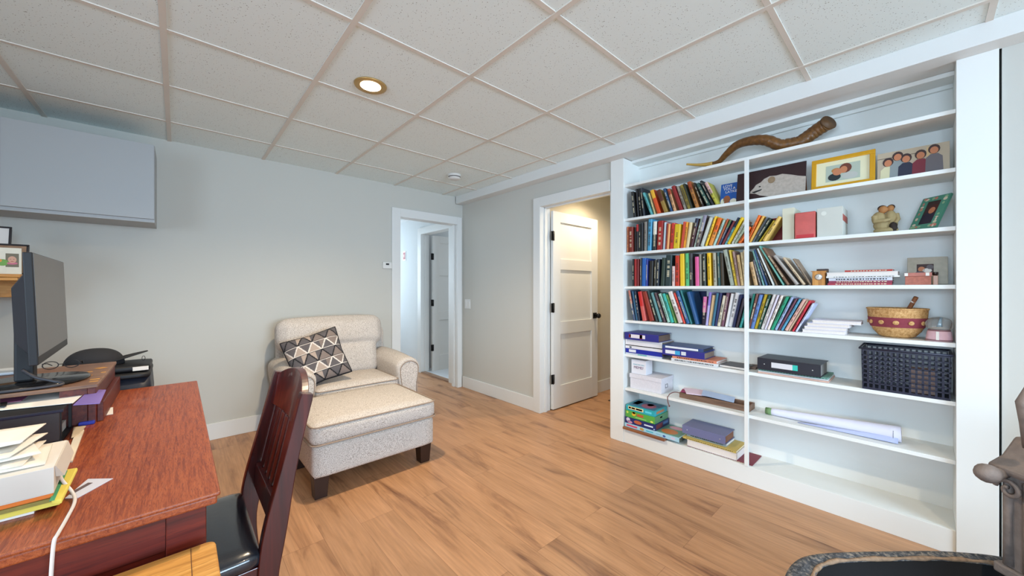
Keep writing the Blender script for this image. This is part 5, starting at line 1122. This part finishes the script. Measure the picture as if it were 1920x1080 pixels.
for i in range(N + 1):
    a = i / N * math.pi / 2
    for k in range(S): b_ = 2 * math.pi * k / S; vs.append((-.315 + .108 * math.cos(a) ** .8 * math.cos(b_), 2.84 + .088 * math.cos(a) ** .8 * math.sin(b_), .852 + .085 * math.sin(a)))
m._add(vs, [(i * S + k, i * S + (k + 1) % S, (i + 1) * S + (k + 1) % S, (i + 1) * S + k) for i in range(N) for k in range(S)] + [tuple(range(S))[::-1]], 0, True, None); m.build('crown', M_cap, cp_)
m = MB(); 
def brim(u, v):
    a = (u - .5) * math.pi * .95; r = .085 + .085 * v * math.cos(a) ** .5 if math.cos(a) > 0 else .085
    x = -.315 + r * 1.15 * math.cos(a); y = 2.84 + .086 * math.sin(a) * (1 - .1 * v); return (x, y,   .864 + .030 * v * math.cos(a) + .008 * math.cos(a * 2))
m.surf(brim, 20, 6); o = m.build('brim', M_cap, cp_); so = o.modifiers.new('s', 'SOLIDIFY'); so.thickness = .004
m = MB(); m.tube([(-.135 + .006 * math.cos(a * .3142), 2.79, .872 + .012 * math.sin(a * .3142)) for a in range(20)], .0012, 6, closed=True); m.build('tag_ring', M_black, cp_)
# ------------------------------------------------------------------ picture shelf at the far left
y_ = 3.30
def fy(px, py, Y=y_): return atY(px, py, Y)
x1_, zt_ = fy(38, 514); _, zb_ = fy(20, 524)
ps = empty('picture_ledge', (-.9, 3.4, zb_), label='honey oak ledge holding small family photos at the left edge', cat='shelf')
m = MB(); m.box((-1.28, 3.30, zb_ + .012), (x1_, 3.60, zt_)); m.build('ledge_board', M_oak, ps, .003)
m = MB(); m.box((-1.28, 3.305, zb_ - .005), (x1_ - .01, 3.59, zb_ + .0118)); m.build('ledge_moulding', M_oak, ps, .002)
m = MB(); m.box((-1.28, 3.6, zb_ - .1), (x1_ - .02, WA - .0005, zb_ + .03)); m.build('wall_bracket', M_oak, ps, .002)
zL = zt_ + .0005
xa, za = fy(-20, 463, 3.34); xb_, zb2 = fy(40, 508, 3.34)
F = MB(); F.box((xa, 3.34, zL), (xb_, 3.352, za)); fr = F.build('framed_photo', mat('white_childrens_frame', '#d8d4c4', .6, var=(60, .06)), bevel=.001); tag(fr, 'white nursery frame with a baby portrait on the oak ledge', 'picture frame')
pa, pza = fy(10.5, 475, 3.34); pb, pzb = fy(35.5, 501, 3.34)
m = MB(); m.box((pa, 3.339, pzb), (pb, 3.3402, pza), 0); cx = (pa + pb) / 2; cz = (pza + pzb) / 2; rw = (pb - pa) / 2
def dY(m, x, z, rx, rz, y, k): m.prism([(x + rx * math.cos(q * .449), z + rz * math.sin(q * .449)) for q in range(14)], y, y - .0006, k, ax='y')
dY(m, cx, cz - rw * .75, rw * .85, rw * .3, 3.339, 2); dY(m, cx, cz + rw * .15, rw * .66, rw * .85, 3.3388, 1); dY(m, cx - rw * .25, cz + rw * .25, rw * .09, rw * .05, 3.3380, 3); dY(m, cx + rw * .25, cz + rw * .25, rw * .09, rw * .05, 3.3380, 3); dY(m, cx, cz - rw * .3, rw * .25, rw * .07, 3.3380, 4)
m.build('photo_print', [mat('olive_backdrop', '#6c6450', .5), mat('baby_skin', '#c89880', .5), mat('pink_top', '#c06880', .6), M_black, mat('lip_rose', '#a04840', .5)], fr)
m = MB(); xg, zg = fy(4, 492, 3.34); dY(m, xg, zg, .022, .018, 3.3395, 0); dY(m, xg - .02, zg + .01, .02, .012, 3.3394, 1); m.build('painted_toy', [mat('toy_green', '#6c9c48', .6), mat('toy_orange', '#d88c40', .6)], fr)
def leanframe(pxr, pyt, Y, wd_, label, scr, z0_=zL):
    xr, zt2 = fy(pxr, pyt, Y); fr = MB(); b = .010
    W = Matrix.Translation((xr - wd_, Y, z0_)) @ Matrix.Rotation(R_(-10), 4, 'X'); hh = zt2 - z0_
    for lo, hi in (((0, 0), (wd_, b)), ((0, hh - b), (wd_, hh)), ((0, b), (b, hh - b)), ((wd_ - b, b), (wd_, hh - b))): fr.box((lo[0], 0, lo[1]), (hi[0], .012, hi[1]))
    o = fr.build('framed_photo', mat('navy_black_frame', '#14141e', .3), local=W, bevel=.003); tag(o, label, 'picture frame')
    q = MB(); q.box((b, .004, b), (wd_ - b, .010, hh - b)); q.build('photo_print', scr, o, local=W)
leanframe(52, 457, 3.43, .20, 'low black frame leaning behind the nursery frame', mat('warm_print', '#8a6a50', .5, var=(30, .5)))
leanframe(17, 422, 3.50, .16, 'tall black frame with a pale picture at the far left of the ledge', mat('pale_print', '#d4d0cc', .5))
# ------------------------------------------------------------------ golden oak cabinet (bottom edge of the picture)
oc = empty('oak_cabinet', (-.2, .97, 0), label='golden oak cabinet top corner at the bottom left of the picture', cat='cabinet')
OZ = .655
def rrect(x0, y0, x1, y1, c):
    p = []
    for cx, cy, a0 in ((x1 - c, y1 - c, 0), (x0 + c, y1 - c, 90), (x0 + c, y0 + c, 180), (x1 - c, y0 + c, 270)):
        for k in range(6): a = R_(a0 + k * 18); p.append((cx + c * math.cos(a), cy + c * math.sin(a)))
    return p
xr, yb2 = atZ(402, 1018, OZ)
m = MB(); m.prism(rrect(-.40, .60, .066, 1.115, .018), OZ - .022, OZ, sm=False); m.build('top_board', M_oak, oc, .004)
m = MB(); m.box((.0215, .61, OZ), (.0228, 1.112, OZ + .0006)); m.build('seam', mat('seam_dark', '#5a3414', .7), oc)
m = MB(); m.box((-.38, .62, 0), (.050, 1.100, OZ - .0225)); m.build('carcass', M_oak, oc, .003)
m = MB(); m.box((.0505, .64, .08), (.058, 1.08, .60)); d_ = m.build('door', M_oak, oc, .002)
m = MB(); m.ell((.066, 1.03, .42), (.010, .010, .010)); m.build('knob', mat('aged_brass', '#8a6a34', .4, .8), d_)
# ------------------------------------------------------------------ desk chair
ch = empty('desk_chair', (.06, 1.51, 0), label='dark red wooden slat-back chair with black leather seat at the desk', cat='chair')
def post(yc, name):
    # leaning back post, rear leg curves backwards below the seat
    path = [(.262, 0), (.222, .20), (.200, .36), (.206, .46), (.235, .62), (.270, .78), (.302, .915)]
    path = [(p[0], p[1]) for p in cat_([(a, b, 0) for a, b in path], 5)]
    m = MB(); L_ = []; wdx = lambda z: .036 if z > .5 else .040
    left = []; right = []
    for i, (x, z) in enumerate(path):
        a = path[max(0, i - 1)]; b = path[min(len(path) - 1, i + 1)]; t = Vector((b[0] - a[0], b[1] - a[1])).normalized(); n = Vector((t.y, -t.x)); w_ = .019 + .012 * math.exp(-((z - .50) / .16) ** 2) if z < .9 else .017
        left.append((x - n.x * w_, z - n.y * w_)); right.append((x + n.x * w_, z + n.y * w_))
    for i in range(len(path) - 1):
        q = [left[i], right[i], right[i + 1], left[i + 1]]
        vs = [(q[0][0], yc - .016, q[0][1]), (q[1][0], yc - .016, q[1][1]), (q[1][0], yc + .016, q[1][1]), (q[0][0], yc + .016, q[0][1]), (q[3][0], yc - .016, q[3][1]), (q[2][0], yc - .016, q[2][1]), (q[2][0], yc + .016, q[2][1]), (q[3][0], yc + .016, q[3][1])]
        m._add(vs, [(0, 1, 5, 4), (1, 2, 6, 5), (2, 3, 7, 6), (3, 0, 4, 7)] + ([(3, 2, 1, 0)] if i == 0 else []) + ([(4, 5, 6, 7)] if i == len(path) - 2 else []), 0, False, None)
    bmesh.ops.remove_doubles(m.b, verts=m.b.verts[:], dist=1e-5)
    m.build(name, M_chair, ch, .003)
CY0, CY1 = 1.302, 1.715
post(CY0, 'back_post'); post(CY1, 'back_post')
def bx_at(z):  # x of the post centre line at height z above the seat
    return .206 + (z - .46) * (.302 - .206) / (.915 - .46)
# crest rail (arched)
m = MB(); N = 20; vs = []
for i in range(N + 1):
    v = i / N; yy = CY0 + .0155 + (CY1 - CY0 - .031) * v; arch = .050 * math.sin(math.pi * v) ** .8; cv = .018 * math.sin(math.pi * v)
    zt = .905 + arch; zb = .80
    for z, dx in ((zb, -.010), (zb, .012), (zt, .012), (zt, -.010)): vs.append((bx_at(z) + dx + cv, yy, z))
fs = [(i * 4 + k, i * 4 + (k + 1) % 4, (i + 1) * 4 + (k + 1) % 4, (i + 1) * 4 + k) for i in range(N) for k in range(4)] + [(3, 2, 1, 0), (N * 4, N * 4 + 1, N * 4 + 2, N * 4 + 3)]
m._add(vs, fs, 0, False, None); m.build('crest_rail', M_chair, ch, .002)
m = MB(); z = .545; m.hexa([(bx_at(z) - .009, CY0 + .0165, z - .05), (bx_at(z) + .009, CY0 + .0165, z - .05), (bx_at(z) + .009, CY1 - .0165, z - .05), (bx_at(z) - .009, CY1 - .0165, z - .05), (bx_at(z) - .003, CY0 + .0165, z + .035), (bx_at(z) + .015, CY0 + .0165, z + .035), (bx_at(z) + .015, CY1 - .0165, z + .035), (bx_at(z) - .003, CY1 - .0165, z + .035)]); m.build('lower_rail', M_chair, ch, .002)
for k in range(6):
    yy = CY0 + .062 + k * (CY1 - CY0 - .124) / 5; m = MB(); pts_ = []
    m.hexa([(bx_at(.585) - .001, yy - .018, .5805), (bx_at(.585) + .011, yy - .018, .5805), (bx_at(.585) + .011, yy + .018, .5805), (bx_at(.585) - .001, yy + .018, .5805), (bx_at(.80) + .004, yy - .018, .7995), (bx_at(.80) + .014, yy - .018, .7995), (bx_at(.80) + .014, yy + .018, .7995), (bx_at(.80) + .004, yy + .018, .7995)]); m.build('slat', M_chair, ch, .0015)
m = MB(); m.rbox((-.235, CY0 - .02, .432), (.183, CY1 + .02, .482), .022, 12, puff=(0, 0, .008)); m.build('seat', mat('black_leather', '#22262e', .22, coat=.3, bump=(60, .15)), ch)
m = MB(); m.box((-.215, CY0 - .005, .385), (.180, CY1 + .005, .431)); m.build('seat_frame', M_chair, ch, .002)
for yy in (CY0 + .01, CY1 - .01):
    m = MB(); m.hexa([(-.205, yy - .013, 0), (-.179, yy - .013, 0), (-.179, yy + .013, 0), (-.205, yy + .013, 0), (-.213, yy - .019, .3845), (-.175, yy - .019, .3845), (-.175, yy + .019, .3845), (-.213, yy + .019, .3845)]); m.build('front_leg', M_chair, ch, .002)
    m = MB(); m.box((-.178, yy - .009, .16), (.208, yy + .009, .19)); m.build('stretcher', M_chair, ch, .002)
# ------------------------------------------------------------------ cast iron stove (lower right)
sv = empty('iron_stove', (2.0, -.35, 0), label='old worn cast iron stove with ornate column at the lower right', cat='stove')
SZt = .40
outl = [(1.20, .12), (1.235, .21), (1.30, .262), (1.40, .272), (1.52, .225), (1.72, .06), (1.86, -.07), (1.95, -.20), (1.93, -.34), (1.78, -.47), (1.55, -.42), (1.35, -.22), (1.22, -.02)]
sm_ = [(p[0], p[1]) for p in cat_([(a, b, 0) for a, b in outl + [outl[0]]], 5)][:-1]
cxs = sum(p[0] for p in sm_) / len(sm_); cys = sum(p[1] for p in sm_) / len(sm_)
def sc2(f): return [(cxs + (p[0] - cxs) * f, cys + (p[1] - cys) * f) for p in sm_]
m = MB(); n = len(sm_); vs = []
rings = [(.96, SZt - .06), (1.0, SZt - .045), (1.005, SZt - .02), (.985, SZt - .004), (.95, SZt), (.82, SZt - .002), (.80, SZt - .008)]
for f, z in rings: vs += [(x, y, z) for x, y in sc2(f)]
fs = [(i * n + k, i * n + (k + 1) % n, (i + 1) * n + (k + 1) % n, (i + 1) * n + k) for i in range(len(rings)-1) for k in range(n)]
nr_ = len(rings) - 1; fs += [(nr_ * n + k, nr_ * n + (k + 1) % n, (k + 1) % n, k) for k in range(n)]
m._add(vs, fs, 0, True, None); m.build('hearth_shelf', M_iron, sv)
m = MB(); m.tube([(x, y, SZt - .003 + .0012 * math.sin(i * 2.3)) for i, (x, y) in enumerate(sc2(.815))], [.0055 + .002 * math.sin(i * 1.7) for i in range(n)], 8, closed=True); m.build('worn_edge', mat('worn_rust_edge', '#8a7058', .8, var=(70, .7)), sv)
m = MB(); m.lathe([(.030, 0), (.030, .004), (.020, .006), (.020, .0)], 24, 0, Matrix.Translation((1.255, .165, SZt - .001)) @ Matrix.Diagonal((1.3, .8, 1, 1))); m.build('round_boss', M_iron, sv)
m = MB(); vs = []
for f, z in ((.74, 0), (.76, .05), (.78, .10), (.798, SZt - .0085), (.74, SZt - .16), (.66, SZt - .30)): vs += [(x, y, z) for x, y in sc2(f)]
fs = [(i * n + k, i * n + (k + 1) % n, (i + 1) * n + (k + 1) % n, (i + 1) * n + k) for i in range(5) for k in range(n)] + [tuple(range(n))[::-1], tuple(range(5 * n, 6 * n))]
m._add(vs, fs, 0, True, None); m.build('ash_base', mat('hollow_shade_black', '#0e0e12', .9), sv)  # near-black colour paints the deep shade inside and below the lip
# ornate column body
T = Matrix.Translation((1.80, -.18, 0)) @ Matrix.Rotation(R_(-42), 4, 'Z')
m = MB(); m.box((.0, -.30, SZt - .03), (.36, .02, .70), 0, T); m.box((-.012, -.32, SZt), (.38, .04, SZt + .03), 0, T)
m.build('firebox', M_iron2, sv, .006)
m = MB(); m.prism([(-.02, .70), (.38, .70), (.385, .715), (.36, .735), (.30, .80), (.06, .80), (.02, .745), (-.025, .72)], -.33, .045, 0, T, ax='y'); m.build('mantel', M_iron2, sv, .008)
m = MB()
for k in range(8):
    yy = -.29 + k * .043; m.tube([T @ Vector((.0, yy, SZt + .035)), T @ Vector((-.004, yy, .55)), T @ Vector((.0, yy, .69))], [.012, .009, .012], 8)
for k in range(8):
    xx = .02 + k * .045; m.tube([T @ Vector((xx, .022, SZt + .035)), T @ Vector((xx, .026, .55)), T @ Vector((xx, .022, .69))], [.012, .009, .012], 8)
m.build('flutes', M_iron2, sv)
m = MB(); sp = [T @ Vector((-.016 - .0 * k, -.0 + .03 * math.cos(k * .45) * (1 - k / 22), .66 + .03 * math.sin(k * .45) * (1 - k / 22))) for k in range(18)]; m.tube(sp, .006, 8); m.build('scrollwork', M_iron2, sv); m = MB()
sp = [T @ Vector((-.016, -.10 + .035 * math.cos(-k * .45) * (1 - k / 22), .60 + .035 * math.sin(-k * .45) * (1 - k / 22))) for k in range(18)]; m.tube(sp, .006, 8); m.build('scrollwork', M_iron2, sv)
m = MB(); a = T @ Vector((0, .0, 0))
kx0, ky0 = ray(1884, 541).xy * 1.10; ka, kb = ray(1850, 541).xy * 1.06
k0 = Vector((kx0, ky0, .695)); k1 = Vector((ka, kb, .715))
d = (k1 - k0).normalized(); m.tube([k0, k0.lerp(k1, .78)], .016, 8); m.tube([k0.lerp(k1, .76), k0.lerp(k1, .80), k0.lerp(k1, 1.0), k0.lerp(k1, 1.18), k0.lerp(k1, 1.28)], [.017, .024, .026, .020, .008], 16); m.build('latch_knob', M_iron2, sv)
kx0, ky0 = ray(1926, 541).xy * 1.02; m = MB(); m.tube([(kx0 + .03, ky0 - .01, .80), (kx0, ky0, .87), (kx0 - .012, ky0 + .01, .93), (kx0 + .015, ky0 - .01, .99)], [.016, .014, .012, .006], 10); m.build('scroll_finial', M_iron2, sv)
